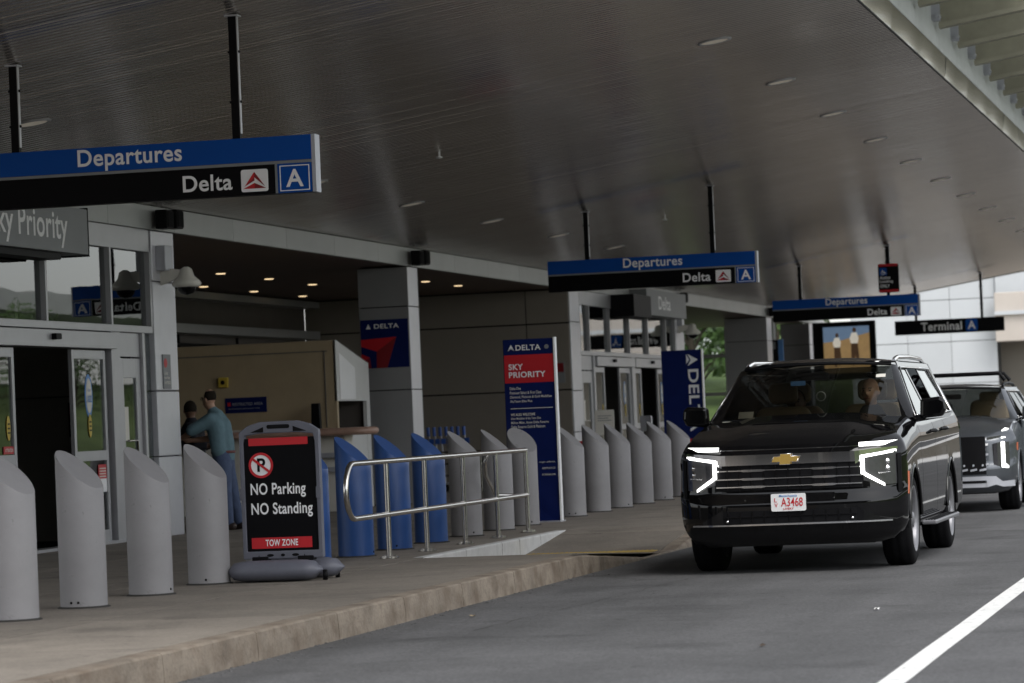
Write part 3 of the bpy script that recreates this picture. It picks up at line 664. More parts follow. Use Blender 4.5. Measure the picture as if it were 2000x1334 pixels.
# ------------------------------------------------------------------ greenery (beyond the screen and across the roadway)
P = []
for i in range(14):
    yv = 104+i*9; P.append([(x, yv, -.02+max(0, (-15.8-x))*.0+min(4.0, max(0, (yv-106)*.085))*min(1, max(0, (-16.5-x)/2))+random.uniform(0, .12)) for x in (-16.0, -16.6, -18, -20, -24, -30, -45, -70)])
struct(MB().grid(P, True, True).build('grass_bank', 'grass'))
P = []
for i in range(34):
    yv = -60+i*11; P.append([(x, yv, .0+min(4.2, max(0, (x-14.5)*.30))+random.uniform(0, .1)) for x in (14.0, 15.5, 18, 21, 25, 30, 39, 60)])
struct(MB().grid(P, True, False).build('verge', 'grass'))
LEAFQ = None
def tree(x, yv, z, h, rad, label, group, seed, n=1500):
    rg = random.Random(seed); t = thing('tree', label, 'tree', (x, yv, z), group)
    mb = MB(); mb.tube([(x, yv, z-.2), (x+.05*h*rg.uniform(-.4, .4), yv, z+h*.35), (x, yv+.1, z+h*.75)], [h*.028, h*.02, h*.007], 8)
    tips = []
    for i in range(9):
        a = rg.uniform(0, 6.28); b = rg.uniform(.12, .62)*h; e = Vector((x+math.cos(a)*rad*.6, yv+math.sin(a)*rad*.6, z+b+h*.22)); tips.append(e)
        mb.tube([(x, yv, z+b), ((x+e.x)/2, (yv+e.y)/2, z+b+h*.14), e], [h*.011, h*.008, h*.003], 5)
    mb.build('trunk', 'bark', t)
    cl = [(e.x, e.y, e.z, rad*rg.uniform(.35, .55)) for e in tips]+[(x+rg.uniform(-.3, .3)*rad, yv+rg.uniform(-.3, .3)*rad, z+h*rg.uniform(.7, .92), rad*rg.uniform(.35, .5)) for _ in range(6)]
    vs = []; fs = []
    for i in range(n):
        cx, cy, cz, cr = rg.choice(cl); d = Vector((rg.gauss(0, 1), rg.gauss(0, 1), rg.gauss(0, 1))).normalized()*cr*rg.uniform(.55, 1.05)**.6
        p = Vector((cx, cy, cz))+d; s = rg.uniform(.10, .22)*h/7
        a = Vector((rg.gauss(0, 1), rg.gauss(0, 1), rg.gauss(0, 1))).normalized(); b = a.orthogonal().normalized()
        k = len(vs); vs += [p-a*s, p+b*s*.6, p+a*s, p-b*s*.6]; fs.append((k, k+1, k+2, k+3))
    MB().add(vs, fs).build('crown', 'leaf', t)
rg = random.Random(3)
for i in range(9): tree(-18.6-i*1.7, 122+rg.uniform(0, 18), 1.0+rg.uniform(0, 1), rg.uniform(5, 7), rg.uniform(2.2, 2.9), 'leafy green tree on the grass bank beyond the glazed screen', 'trees beyond the far bay', i, 2200)
for i in range(15): tree(19+rg.uniform(0, 6), 62+i*9+rg.uniform(-2, 2), 1.2+rg.uniform(0, 1.0), rg.uniform(3.6, 5.0), rg.uniform(1.8, 2.5), 'leafy tree on the verge mirrored in the entrance glass', 'verge trees across the roadway', 40+i, 1100)
t = thing('elevated_roadway', 'white elevated roadway on piers mirrored in the entrance glass', 'bridge', (30, 120, 0))
P = []; Q = []
for i in range(22):
    yv = 20+i*14; x = 28.0
    P.append([(x, yv, 7.5), (x-.2, yv, 8.4), (x+.1, yv, 8.4)]); Q.append([(x+.5, yv, 8.0), (x, yv, 9.2)])
MB().grid(P, False).build('parapet', 'viaduct', t); 
P2 = [[(a[0][0], a[0][1], 7.49), (a[0][0]+1.4, a[0][1], 7.0), (a[0][0]+9, a[0][1], 7.0), (a[0][0]+9, a[0][1], 8.4)] for a in P]
MB().grid(P2, False).build('deck', 'beam_grey', t)
for i in range(1, 22, 3): MB().lathe([(.8, 0), (.8, 7.0)], (P[i][0][0]+4, P[i][0][1], 0), n=14).build('pier', 'viaduct', t)

# unseen garage-like block behind the camera, added to shade pavement and darken reflections
t = thing('added_shade_block', 'unseen garage-like block added behind the camera to darken reflections', 'building', (0, -22, 0))
for k in range(4):
    MB().box(-40, 34, -22.4, -22.0, .2+k*3.3+2.3, .2+k*3.3+3.3).build('spandrel', 'wall_taupe', t)
    MB().box(-40, 34, -34, -22.4, k*3.3+2.9, k*3.3+3.1).build('floor_slab', 'dark_wall', t)
for i in range(13): MB().box(-40+i*6.1, -39.4+i*6.1, -22.9, -22.41, 0, 13.4).build('column', 'wall_taupe', t)
MB().box(-40, 34, -34.2, -34, 0, 13.4).build('rear_wall', 'dark_wall', t)
# ------------------------------------------------------------------ bollards
BD = .178
def bollard(x, y, m, label, az=0.0, h=1.24):
    t = thing('bollard', label, 'bollard', (x, y, .19), 'slant topped bollards along the pavement')
    n = 40; vs = []; fs = []; ct = 1.0-.14
    rows = 3
    def top(a): return h-.20 - .835*BD*math.cos(a-az)*1.0 + 0.0      # cut plane falling towards the road
    A = [2*math.pi*i/n for i in range(n)]
    ring = lambda f, r: [(x+r*math.cos(a), y+r*math.sin(a), f(a)) for a in A]
    R_ = [ring(lambda a: .19, BD), ring(lambda a: .19+.30, BD), ring(lambda a: .19+top(a)-.012, BD), ring(lambda a: .19+top(a), BD-.005)]
    mb = MB(); vs = [p for r in R_ for p in r]; fs = []
    for k in range(3):
        for i in range(n): fs.append((k*n+i, k*n+(i+1) % n, (k+1)*n+(i+1) % n, (k+1)*n+i))
    mb.add(vs, fs, True).build('shaft', m, t)
    MB().add(R_[3], [tuple(range(n))]).build('cut_face', m, t)
    MB().lathe([(BD+.022, 0), (BD+.018, .008), (BD-.002, .014)], (x, y, .1905), n=32).build('base_seal', 'joint', t)
    for a in (-2.0+x*3, -.75+y, .6+y*2): 
        c = Vector((x+math.cos(a)*BD, y+math.sin(a)*BD, .235)); mb = MB(); mb.lathe([(.011, -.004), (.009, .005), (.0005, .006)], c, (math.cos(a), math.sin(a), 0), 8); mb.build('bolt', 'black', t)
    return t
bx = lambda y: -8.86-.012*(y-22.6)
for y, m, lab, az in (
    (22.62, 'g', 'grey slant-topped bollard cut off by the left edge of the photo', -.28), (24.1, 'g', 'grey slant-topped bollard in front of the open entrance doors', -.22),
    (25.7, 'g', 'grey slant-topped bollard in front of the side door handle', -.2), (27.26, 'g', 'grey slant-topped bollard in front of the man in jeans', -.2),
    (28.95, 'g', 'grey bollard mostly hidden behind the tow zone sign', -.2), (30.5, 'b', 'blue bollard mostly hidden behind the tow zone sign', -.15),
    (32.1, 'b', 'blue bollard just right of the tow zone sign', -.15), (33.65, 'b', 'middle one of the blue bollards behind the railing', -.15), (35.25, 'b', 'blue bollard farthest right beside a grey one', -.15),
    (36.95, 'g', 'grey bollard right of the last blue one behind the railing', -.12), (38.65, 'g', 'narrow looking grey bollard between two others behind the railing', -.05), (40.1, 'g', 'grey bollard with wide oval top left of the blue banner', -.75),
    (43.1, 'g', 'grey bollard just right of the tall blue banner', -.1), (44.85, 'g', 'second grey bollard right of the tall blue banner', -.1), (46.5, 'g', 'third grey bollard right of the tall blue banner', -.1),
    (48.25, 'g', 'fourth grey bollard right of the tall blue banner', -.1), (49.95, 'g', 'fifth grey bollard right of the tall blue banner', -.1), (51.75, 'g', 'grey bollard partly behind the front of the black SUV', -.1)):
    bollard(bx(y), y, 'bollard_grey' if m == 'g' else 'bollard_blue', lab, az)

# ------------------------------------------------------------------ A-frame sign
t = thing('pavement_sign', 'portable grey framed black sign reading NO Parking NO Standing TOW ZONE', 'sign', (-8.3, 27.5, .19))
X0 = -8.30; Y0 = 27.42
fr = rrect(-.345, 0, .345, 1.02, .03, 3)
out = [(-.35, -.62), (.35, -.62), (.35, .455), (.27, .51), (.16, .54), (.13, .54), (-.13, .54), (-.16, .54), (-.27, .51), (-.35, .455)]
inn = [(-.315, -.555), (.315, -.555), (.315, .36), (.30, .425), (.17, .44), (.11, .44), (-.11, .44), (-.17, .44), (-.30, .425), (-.315, .36)]
ring2(out, inn, (X0, Y0-.03, 1.0), EX, EZ, .075).build('frame', 'plastic_grey', t, bevel=.012)
for s in (-1, 1):
    MB().prism([(s*.13, .45), (s*.25, .45), (s*.13, .495)], (X0, Y0-.034, 1.0), EX, EZ, .004).build('frame_recess', 'black', t)
    MB().prism(rrect(-.02, -.05, .02, .05, .008, 2), (X0+s*.335, Y0-.045, .93), EX, EZ, .02).build('clip', 'plastic_grey', t)
    MB().prism(rrect(s*.20-.07, -.64, s*.20+.07, -.60, .008, 2), (X0, Y0-.04, 1.0), EX, EZ, .09).build('spring_plate', 'black', t)
    sp = MB()
    P = [(X0+s*.20+.035*math.cos(a*.9), Y0+.01+.035*math.sin(a*.9), .30+a*.0032) for a in range(0, 34)]
    sp.tube(P, .012, 6).build('spring', 'black', t)
MB().prism(rrect(-.10, .478, .10, .512, .015), (X0, Y0-.034, 1.0), EX, EZ, .004).build('handle_slot', 'black', t)
for i in range(3): MB().prism(ellipse(-.11+i*.11, -.59, .03 if i != 1 else .018, .012), (X0, Y0-.034, 1.0), EX, EZ, .004).build('frame_recess', 'black', t)
pn = MB().box(X0-.315, X0+.315, Y0-.012, Y0+.01, .445, 1.40).build('panel', 'sign_black', t)
MB().box(X0-.27, X0+.25, Y0-.016, Y0-.0125, 1.338, 1.402).build('red_band', 'sign_red', pn)
MB().box(X0-.275, X0+.255, Y0-.016, Y0-.0125, .468, .560).build('red_band', 'sign_red', pn)
zc = 1.172; xc = X0-.168
MB().prism(ellipse(0, 0, .097, .097, 32), (xc, Y0-.0135, zc), EX, EZ, .001).build('roundel_disc', 'sign_white', pn)
MB().text('P', (xc+.003, Y0-.0155, zc-.055), EX, EZ, .072, .115, 'C', bold=.025).build('letter_p', 'sign_black', pn)
ring2(ellipse(0, 0, .108, .108, 32), ellipse(0, 0, .087, .087, 32), (xc, Y0-.0175, zc), EX, EZ, .003).build('roundel_ring', 'sign_red', pn)
a = math.radians(-38); c_, s_ = math.cos(a), math.sin(a)
MB().prism([(x*c_-y*s_, x*s_+y*c_) for x, y in rect(-.095, -.010, .095, .010)], (xc, Y0-.0185, zc), EX, EZ, .002).build('roundel_bar', 'sign_red', pn)
MB().text('NO Parking', (X0-.268, Y0-.0145, .893), EX, EZ, .485, .128, bold=.018).build('lettering', 'sign_white', pn)
MB().text('NO Standing', (X0-.268, Y0-.0145, .726), EX, EZ, .54, .128, bold=.018).build('lettering', 'sign_white', pn)
MB().text('TOW ZONE', (X0-.01, Y0-.0185, .487), EX, EZ, .285, .056, 'C', bold=.02).build('lettering', 'sign_white', pn)
# water filled base: two rounded pontoons with small wheels
for dy, nm in ((-.14, 0), (.24, 1)):
    P = []; 
    for i in range(13):
        u = -1+i/6.0; r = .093*(1-abs(u)**6)**.5 if abs(u) < 1 else .004
        P.append((X0-.045+u*.42 if nm == 0 else X0+.03+u*.43, Y0+dy, .285, max(r, .004)))
    mb = MB(); vs = []; n = 16
    for (px, py, pz, r) in P:
        for j in range(n):
            q = 2*math.pi*j/n; zz = math.sin(q)*r*.95; vs.append((px, py+math.cos(q)*r*1.35, max(.197, pz+zz)))
    fs = []
    for i in range(12):
        for j in range(n): fs.append((i*n+j, i*n+(j+1) % n, (i+1)*n+(j+1) % n, (i+1)*n+j))
    mb.add(vs, [f[::-1] for f in fs], True).build('base', 'plastic_grey', t)
    MB().lathe([(.0005, -.02), (.042, -.02), (.045, 0), (.042, .02), (.0005, .02)], (X0+.38, Y0+dy+.05, .235), (1, .3, 0), 14).build('wheel', 'black', t)
MB().box(X0-.30, X0+.30, Y0-.10, Y0+.2, .24, .31).build('base_bridge', 'plastic_grey', t, bevel=.03)

# ------------------------------------------------------------------ stainless railing
t = thing('railing', 'stainless steel tube railing with rounded end beside the white painted upstand', 'railing', (-8.45, 34, .19))
XRl = -8.45; zt, zm = 1.125, .615; r = .027
def arc(yc, zc, rad, a0, a1, n=8): return [(XRl, yc+rad*math.cos(math.radians(a0+(a1-a0)*i/n)), zc+rad*math.sin(math.radians(a0+(a1-a0)*i/n))) for i in range(n+1)]
rl = (zt-zm)/2
loop = [(XRl, 37.52, zt)]+[(XRl, 34, zt)]+arc(30.05+rl-.1, (zt+zm)/2, rl, 90, 270, 14)+[(XRl, 34, zm), (XRl, 37.52, zm)]
MB().tube(loop, r, 14).build('rail', 'steel', t)
for yv in (31.4, 32.87, 34.48, 36.0, 37.5):
    MB().tube([(XRl, yv, .195), (XRl, yv, zt)], r*.98, 12).build('post', 'steel', t)
    b = MB().lathe([(.0005, .012), (.095, .012), (.095, 0)], (XRl, yv, .191), n=20, smooth=False).build('base_plate', 'steel', t)
    for k in range(4):
        q = math.pi/4+k*math.pi/2; MB().lathe([(.015, 0), (.015, .016), (.0005, .02)], (XRl+.068*math.cos(q), yv+.068*math.sin(q), .203), n=6, smooth=False).build('bolt', 'steel', b)
MB().tube([(XRl-.25, 36.75, zt), (XRl-.28, 36.7, zt-.1), (XRl-.30, 36.78, (zt+zm)/2), (XRl-.25, 37.0, zm+.02)], r*.8, 10).build('return_bend', 'steel', t)
MB().tube([(XRl-.25, 36.75, zt), (XRl, 37.1, zt)], r*.8, 10).build('return_bend', 'steel', t)
MB().tube([(XRl-.25, 37.0, zm+.02), (XRl, 37.3, zm)], r*.8, 10).build('return_bend', 'steel', t)

# ------------------------------------------------------------------ banners
def airline_mark(x, y, z, s, m, parent, vert=False, name='emblem'):
    mb = MB()
    if not vert:
        mb.prism([(0, 0), (.5*s, .28*s), (.5*s, .33*s), (.06*s, .12*s)], (x, y, z), EX, EZ, .002); mb.prism([(1*s, 0), (.94*s, .12*s), (.5*s, .33*s), (.5*s, .28*s)], (x, y, z), EX, EZ, .002)
        mb.prism([(.09*s, .19*s), (.5*s, .39*s), (.5*s, .95*s)], (x, y, z), EX, EZ, .002); mb.prism([(.91*s, .19*s), (.5*s, .95*s), (.5*s, .39*s)], (x, y, z), EX, EZ, .002)
    mb.build(name, m, parent)
t = thing('banner_stand', 'tall blue banner stand with red SKY PRIORITY band beside the bollards', 'banner', (-9.17, 41.2, .19))
bn = MB()
P = []
for i in range(31):
    z = .20+2.28*i/30; P.append([(-9.49+.005*j*12.8, 41.2-.05+.012*math.sin(z*13+j*.7)*max(0, 1-(z-.2)/.7), z) for j in range(11)])
bn.grid(P, True).build('banner', 'navy', t)
B = Vector((-9.49, 41.144, 0))
MB().box(-8.853, -8.832, 41.13, 41.24, .19, 2.49).build('side_pole', 'sign_white', t)
MB().box(-9.5, -8.853, 41.155, 41.24, .19, 2.475).build('backing', 'navy', t)
MB().box(-9.5, -8.83, 41.05, 41.35, .19, .205).build('base_foot', 'sign_silver', t)
MB().prism(rect(.0, 1.935, .64, 2.285), B, EX, EZ, .003).build('red_band', 'sign_red', t)
B2 = B+Vector((0, -.004, 0))
mb = MB(); mb.text('DELTA', B2+Vector((.155, 0, 2.34)), EX, EZ, .32, .068, bold=.02); mb.build('lettering', 'sign_white', t)
airline_mark(B2.x+.055, B2.y, 2.338, .082, 'sign_white', t)
MB().lathe([(.03, 0), (.03, -.002)], B2+Vector((.55, 0, 2.375)), (0, -1, 0), 16).prism(ellipse(0, 0, .028, .028, 16), B2+Vector((.55, 0, 2.375)), EX, EZ, .002).build('alliance_mark', 'sign_grey', t)
MB().text('SKY', B2+Vector((.055, 0, 2.098)), EX, EZ, .185, .075, bold=.028).build('lettering', 'sign_white', t)
MB().text('PRIORITY', B2+Vector((.055, 0, 2.0)), EX, EZ, .47, .075, bold=.028).build('lettering', 'sign_white', t)
rows = [('Delta One', 1.85, .14), ('Premium Select & First Class', 1.795, .40), ('Diamond, Platinum & Gold Medallion', 1.74, .53), ('SkyTeam Elite Plus', 1.685, .28), ('WE ALSO WELCOME', 1.525, .31), ('Silver Medallion & Sky Team Elite', 1.47, .38), ('Million Miler, Amex Delta Reserve', 1.42, .48), ('Delta Reserve Gold & Platinum', 1.37, .43)]
for i, (s, z, wd) in enumerate(rows): MB().text(s, B2+Vector((.06, 0, z)), EX, EZ, wd, .036 if i != 4 else .032, bold=.03 if i == 4 else .012).build('lettering', 'pale', t)
MB().prism(rect(.06, 1.612, .60, 1.620), B2, EX, EZ, .002).build('rule', 'pale', t)
for i, (s, z) in enumerate((('KLM  virgin atlantic', .925), ('AIRFRANCE', .85), ('KOREAN AIR', .77))): MB().text(s, B2+Vector((.60, 0, z)), EX, EZ, (.30, .17, .17)[i], .024, 'R', bold=.01).build('lettering', 'pale', t)
t = thing('banner_stand', 'dark blue banner stand with vertical DELTA lettering left of the black SUV', 'banner', (-10.55, 60, .19))
MB().box(-10.93, -10.20, 60.0, 60.06, .20, 2.62).build('banner', 'navy', t)
MB().box(-10.199, -10.175, 59.98, 60.08, .19, 2.63).build('side_pole', 'sign_white', t)
MB().box(-10.98, -10.15, 59.85, 60.25, .19, .21).build('base_foot', 'sign_silver', t)
MB().box(-10.925, -10.21, 59.992, 59.999, .70, 1.02).build('red_band', 'sign_red', t)
MB().text('DELTA', (-10.45, 59.992, 2.27), Vector((0, 0, -1)), EX, 1.12, .19, bold=.02).build('lettering', 'sign_white', t)
MB().prism([(-.09, -.105), (.10, 0), (-.09, .105), (-.035, 0)], (-10.36, 59.994, 2.44), EX, EZ, .002).build('emblem', 'sign_white', t)
MB().prism([(-.115, -.07), (-.06, 0), (-.115, .105)], (-10.36, 59.994, 2.44), EX, EZ, .002).build('emblem', 'sign_white', t)

# ------------------------------------------------------------------ hanging signs
def post(x, y, z0, t, nm='hanger'):
    z1 = zsof(x)
    p = MB().box(x-.035, x+.035, y-.03, y+.03, z0, z1-.0).build(nm, 'black', t)
    MB().box(x+.0355, x+.043, y-.024, y+.024, z0+.05, z1-.02).build('edge_strip', 'alu', p)
    MB().box(x-.06, x+.06, y-.06, y+.06, z1-.022, z1-.008).build('ceiling_plate', 'sign_silver', p)
    for f in (.3, .7): MB().tube([(x-.055, y, z0+(z1-z0)*f), (x+.055, y, z0+(z1-z0)*f)], .012, 6).build('bolt', 'black', p)
def departures(y, lab):
    xr = -8.17; xl = -11.57; z0, z1 = 3.53, 4.03
    t = thing('overhead_sign', lab, 'sign', ((xl+xr)/2, y, z1), 'blue and black departures signs under the canopy')
    MB().box(xl, xr, y, y+.14, z0, z1).build('sign_box', 'sign_black', t)
    MB().box(xr+.001, xr+.035, y-.004, y+.144, z0-.002, z1+.002).build('end_strip', 'sign_silver', t)
    f = MB().box(xl, xr, y-.008, y-.001, z1-.215, z1).build('blue_band', 'sign_blue', t)
    MB().box(xl, xr, y-.009, y-.001, z1-.242, z1-.217).build('grey_rule', 'sign_grey', t)
    MB().box(xr-.335, xr-.315, y-.009, y-.001, z0, z1-.243).build('grey_rule', 'sign_grey', t)
    MB().text('Departures', (xr-1.18-.97, y-.012, z1-.212), EX, EZ, .97, .198, bold=.018).build('lettering', 'sign_white', t)
    MB().text('Delta', (xr-.73-.455, y-.004, z0+.055), EX, EZ, .455, .145, bold=.018).build('lettering', 'sign_white', t)
    MB().prism(rrect(-.123, -.098, .123, .098, .02), (xr-.525, y-.006, z0+.125), EX, EZ, .004).build('emblem_card', 'sign_white', t)
    mk = MB(); o = (xr-.525, y-.010, z0+.125)
    mk.prism([(-.045, -.012), (0, .028), (0, .075), (-.095, -.055)][::1], o, EX, EZ, .002)
    mk.prism([(-.105, -.07), (0, -.022), (0, -.07)], o, EX, EZ, .002); mk.build('emblem', 'sign_red', t)
    mk = MB(); mk.prism([(.045, -.012), (.095, -.055), (0, .075), (0, .028)], o, EX, EZ, .002); mk.prism([(-.085, -.046), (0, .0), (0, .075)], (o[0], o[1]+.001, o[2]), EX, EZ, .001); mk.prism([(.105, -.07), (0, -.07), (0, -.022)], o, EX, EZ, .002); mk.build('emblem_shade', 'deep_red', t)
    b = MB().box(xr-.312, xr-.003, y-.008, y-.001, z0, z1-.243).build('gate_square', 'sign_blue', t)
    ring2(rect(-.135, -.112, .135, .112), rect(-.127, -.104, .127, .104), (xr-.157, y-.012, z0+.128), EX, EZ, .003).build('square_outline', 'sign_white', b)
    MB().text('A', (xr-.157, y-.012, z0+.05), EX, EZ, .16, .155, 'C', bold=.02).build('lettering', 'sign_white', b)
    for x in (-8.86, -10.92): post(x, y+.07, z1, t)
departures(28.3, 'nearest blue and black Departures sign at upper left'); departures(53.6, 'middle Departures sign above the blue banners'); departures(78.3, 'farthest Departures sign above the black SUV')
t = thing('overhead_sign', 'black hanging sign reading Terminal A above the grey SUV', 'sign', (-9.4, 98, 3.9))
MB().box(-10.94, -7.79, 98, 98.14, 3.50, 3.91).build('sign_box', 'sign_black', t, bevel=.01)
MB().text('Terminal', (-10.18, 97.99, 3.585), EX, EZ, 1.18, .25, bold=.02).build('lettering', 'sign_white', t)
q = MB().prism(rrect(-.17, -.175, .17, .175, .05), (-8.72, 97.99, 3.71), EX, EZ, .004).build('gate_square', 'sign_blue', t)
MB().text('A', (-8.72, 97.98, 3.59), EX, EZ, .23, .24, 'C', bold=.02).build('lettering', 'sign_white', q)
for x in (-8.42, -10.32): post(x, 98.07, 3.91, t)
t = thing('overhead_sign', 'small black and red hanging sign reading Active Loading ONLY', 'sign', (-8.75, 77.5, 4.4))
q = MB().prism(rrect(-.235, -.33, .235, .33, .04), (-8.74, 77.46, 4.395), EX, EZ, .08).build('sign_box', 'sign_black', t)
for z in (4.665, 4.075): MB().prism(rect(-.22, 0, .22, .055), (-8.74, 77.455, z), EX, EZ, .004).build('red_band', 'sign_red', q)
MB().prism(rrect(-.085, -.085, .085, .085, .015), (-8.86, 77.455, 4.545), EX, EZ, .004).build('access_square', 'sign_blue', q)
mb = MB(); mb.tube([(-8.87, 77.448, 4.59), (-8.87, 77.448, 4.53), (-8.82, 77.448, 4.53), (-8.80, 77.448, 4.49)], .009, 6); mb.lathe([(.03, 0), (.042, 0), (.042, .002), (.03, .002)], (-8.865, 77.449, 4.515), (0, -1, 0), 16); mb.build('access_symbol', 'sign_white', q)
for i, s in enumerate(('Active', 'Loading', 'ONLY')): MB().text(s, (-8.94, 77.453, 4.37-i*.095), EX, EZ, (.24, .30, .22)[i], .075, bold=.02).build('lettering', 'sign_white', q)
post(-8.74, 77.5, 4.72, t)
# digital poster screen: two riders in white shirts on a tan field (generic picture)
t = thing('poster_screen', 'large black framed digital poster of two people on a tan field', 'screen', (-12.7, 100, 3.3))
MB().box(-13.62, -11.75, 100, 100.18, 2.30, 4.03).build('frame', 'black', t, bevel=.015)
q = MB().box(-13.30, -11.93, 99.985, 99.999, 2.50, 3.88).build('screen', 'screen_sand', t)
MB().prism([(0, 0), (.55, .06), (1.37, .26), (1.37, .46), (0, .46)], (-13.30, 99.983, 3.42), EX, EZ, .002).build('picture_sky', 'screen_sky', q)
for x, z, s in ((-12.90, 3.0, .9), (-12.38, 3.07, 1.0)):
    MB().prism([(-.10*s, .30*s), (.10*s, .30*s), (.13*s, .45*s), (.08*s, .62*s), (-.07*s, .62*s), (-.14*s, .45*s)], (x, 99.979, z), EX, EZ, .002).build('picture_shirt', 'screen_white', q)
    MB().prism([(-.10*s, .31*s), (.10*s, .31*s), (.13*s, -.1*s), (.07*s, -.34*s), (.02*s, -.05*s), (-.04*s, -.36*s), (-.11*s, -.3*s)], (x, 99.981, z), EX, EZ, .002).build('picture_trousers', 'screen_dark', q)
    MB().prism(ellipse(.01, .70*s, .055*s, .075*s, 12), (x, 99.979, z), EX, EZ, .002).build('picture_head', 'screen_dark', q)
t = thing('information_display', 'small dark information display with blue edge between the far piers', 'display', (-14.3, 97, 3.3))
MB().box(-14.62, -14.23, 97, 97.12, 2.9, 3.52).build('cabinet', 'black', t, bevel=.01)
MB().box(-14.22, -14.08, 97.0, 97.1, 2.9, 3.53).build('blue_edge', 'print_blue', t)
MB().box(-14.55, -14.30, 96.992, 96.999, 3.25, 3.46).build('screen', 'sign_grey', t)
MB().tube([(-14.35, 97.06, 3.5), (-14.35, 97.06, 4.09)], .04, 8).build('hanger', 'alu', t)

# ------------------------------------------------------------------ kerbside check-in booth and counter
t = thing('check_in_booth', 'beige kerbside check-in booth with sloped white side panel', 'booth', (-15.8, 51.5, .19))
MB().box(-17.4, -14.47, 51.0, 51.08, 1.30, 2.86).build('front_wall', 'beige', t, bevel=.006)
MB().box(-17.38, -14.60, 50.985, 50.999, 2.68, 2.70).box(-14.66, -14.64, 50.985, 50.999, 1.5, 2.68).build('wall_reveal', 'wall_taupe', t)
R3 = lambda y, z: (y-51.0, z-1.9)
MB().prism([R3(51.0, 1.90), R3(52.9, 1.90), R3(52.9, 2.50), R3(51.0, 2.86)], (-14.46, 51.0, 1.9), EY, EZ, .05).build('side_panel', 'booth_white', t, bevel=.004)
MB().prism([R3(51.15, 1.93), R3(52.05, 1.93), R3(52.05, 2.43), R3(51.15, 2.66)], (-14.452, 51.0, 1.9), EY, EZ, .006).build('panel_inset', 'sign_white', t)
MB().box(-14.52, -14.46, 52.7, 52.9, .19, 1.9).build('corner_post', 'booth_white', t)
MB().add([(-17.4, 51.0, 2.862), (-14.45, 51.0, 2.862), (-14.45, 52.92, 2.505), (-17.4, 52.92, 2.505)], [(0, 1, 2, 3)]).build('roof', 'booth_white', t)
MB().box(-17.4, -14.5, 52.8, 52.9, .19, 2.5).build('rear_wall', 'dark_wall', t)
MB().box(-14.55, -14.47, 51.1, 52.7, .19, 1.38).build('side_base', 'booth_white', t)
t = thing('check_in_counter', 'check-in counter with rounded pinkish brown edge in front of the booth', 'counter', (-15.5, 50.4, .19))
P = [(-18.0, 50.2, 1.42), (-14.0, 50.2, 1.42), (-13.82, 50.25, 1.42), (-13.74, 50.45, 1.42), (-13.82, 50.8, 1.42)]
MB().tube(P, .06, 12).build('edge_roll', 'counter_top', t)
MB().box(-18.0, -13.95, 50.22, 51.0, 1.37, 1.465).build('top', 'counter_top', t, bevel=.02)
for i in range(5): MB().box(-14.2-.72*(i+1), -14.2-.72*i-.015, 50.42, 50.9, .19, 1.36).build('base_panel', 'pale', t, bevel=.004)
MB().box(-14.9, -14.08, 50.3, 50.41, 1.02, 1.10).build('shelf', 'sign_silver', t); MB().box(-14.75, -14.15, 50.33, 50.415, .80, .88).build('shelf', 'sign_silver', t)
t = thing('monitor', 'small black upright monitor standing on the check-in counter', 'monitor', (-14.85, 50.6, 1.46))
MB().prism([(-.075, 0), (.075, 0), (.06, .40), (-.06, .40)], (-14.72, 50.6, 1.475), EX, EZ, .10).build('case', 'black', t); MB().box(-14.82, -14.62, 50.56, 50.75, 1.466, 1.48).build('foot', 'black', t)
t = thing('paper_stack', 'pale stack of papers lying on the check-in counter', 'paper', (-15.9, 50.5, 1.47))
MB().box(-16.05, -15.75, 50.4, 50.65, 1.466, 1.50).build('sheets', 'pale', t); MB().box(-16.02, -15.74, 50.42, 50.66, 1.501, 1.507).build('top_sheet', 'sign_white', t)
t = thing('restricted_sign', 'dark RESTRICTED AREA plate on the beige booth wall', 'sign', (-15.9, 50.98, 1.8))
q = MB().box(-16.30, -15.62, 50.982, 50.997, 1.78, 2.02).build('plate', 'navy', t)
MB().prism(rect(0, 0, .05, .06), (-16.26, 50.978, 1.89), EX, EZ, .002).build('red_mark', 'sign_red', q)
MB().text('RESTRICTED AREA', (-16.18, 50.978, 1.895), EX, EZ, .50, .045, bold=.01).build('lettering', 'sign_silver', q); MB().text('Authorized personnel only', (-16.25, 50.978, 1.83), EX, EZ, .52, .03).build('lettering', 'sign_silver', q)
t = thing('alarm_box', 'small yellow alarm box on the beige booth wall', 'alarm box', (-16.3, 50.98, 2.25))
MB().box(-16.39, -16.23, 50.93, 50.995, 2.19, 2.35).build('case', 'yellow', t, bevel=.012); MB().lathe([(.0005, .012), (.03, .01), (.035, 0)], (-16.31, 50.93, 2.27), (0, -1, 0), 14).build('button', 'black', t)

# ------------------------------------------------------------------ luggage carts nested in their rack
for i in range(13):
    x = -16.45+i*.115; yv = 62.0
    t = thing('luggage_cart', 'blue handled luggage cart, %s from the left in the nested row' % ('first second third fourth fifth sixth seventh eighth ninth tenth eleventh twelfth thirteenth'.split()[i]), 'luggage cart', (x, yv, .19), 'nested luggage carts')
    MB().tube([(x, yv, .35), (x-.05, yv-.02, 1.32)], .016, 6).build('upright', 'sign_silver', t)
    MB().tube([(x-.05, yv-.06, 1.25), (x-.055, yv-.06, 1.42)], .034, 8).build('handle', 'cart_blue', t)
    MB().box(x-.045, x+.045, yv-.05, yv-.035, 1.10, 1.20).build('name_plate', 'cart_blue', t)
    MB().box(x-.05, x+.05, yv-.03, yv+.6, .33, .36).build('deck', 'sign_silver', t)
    for dy in (0, .55): MB().lathe([(.0005, -.02), (.065, -.02), (.065, .02), (.0005, .02)], (x, yv+dy, .257), (1, 0, 0), 12).build('wheel', 'rubber', t)
t = thing('cart_rack', 'low silver barred rack in front of the luggage carts', 'rack', (-15.8, 61.6, .19))
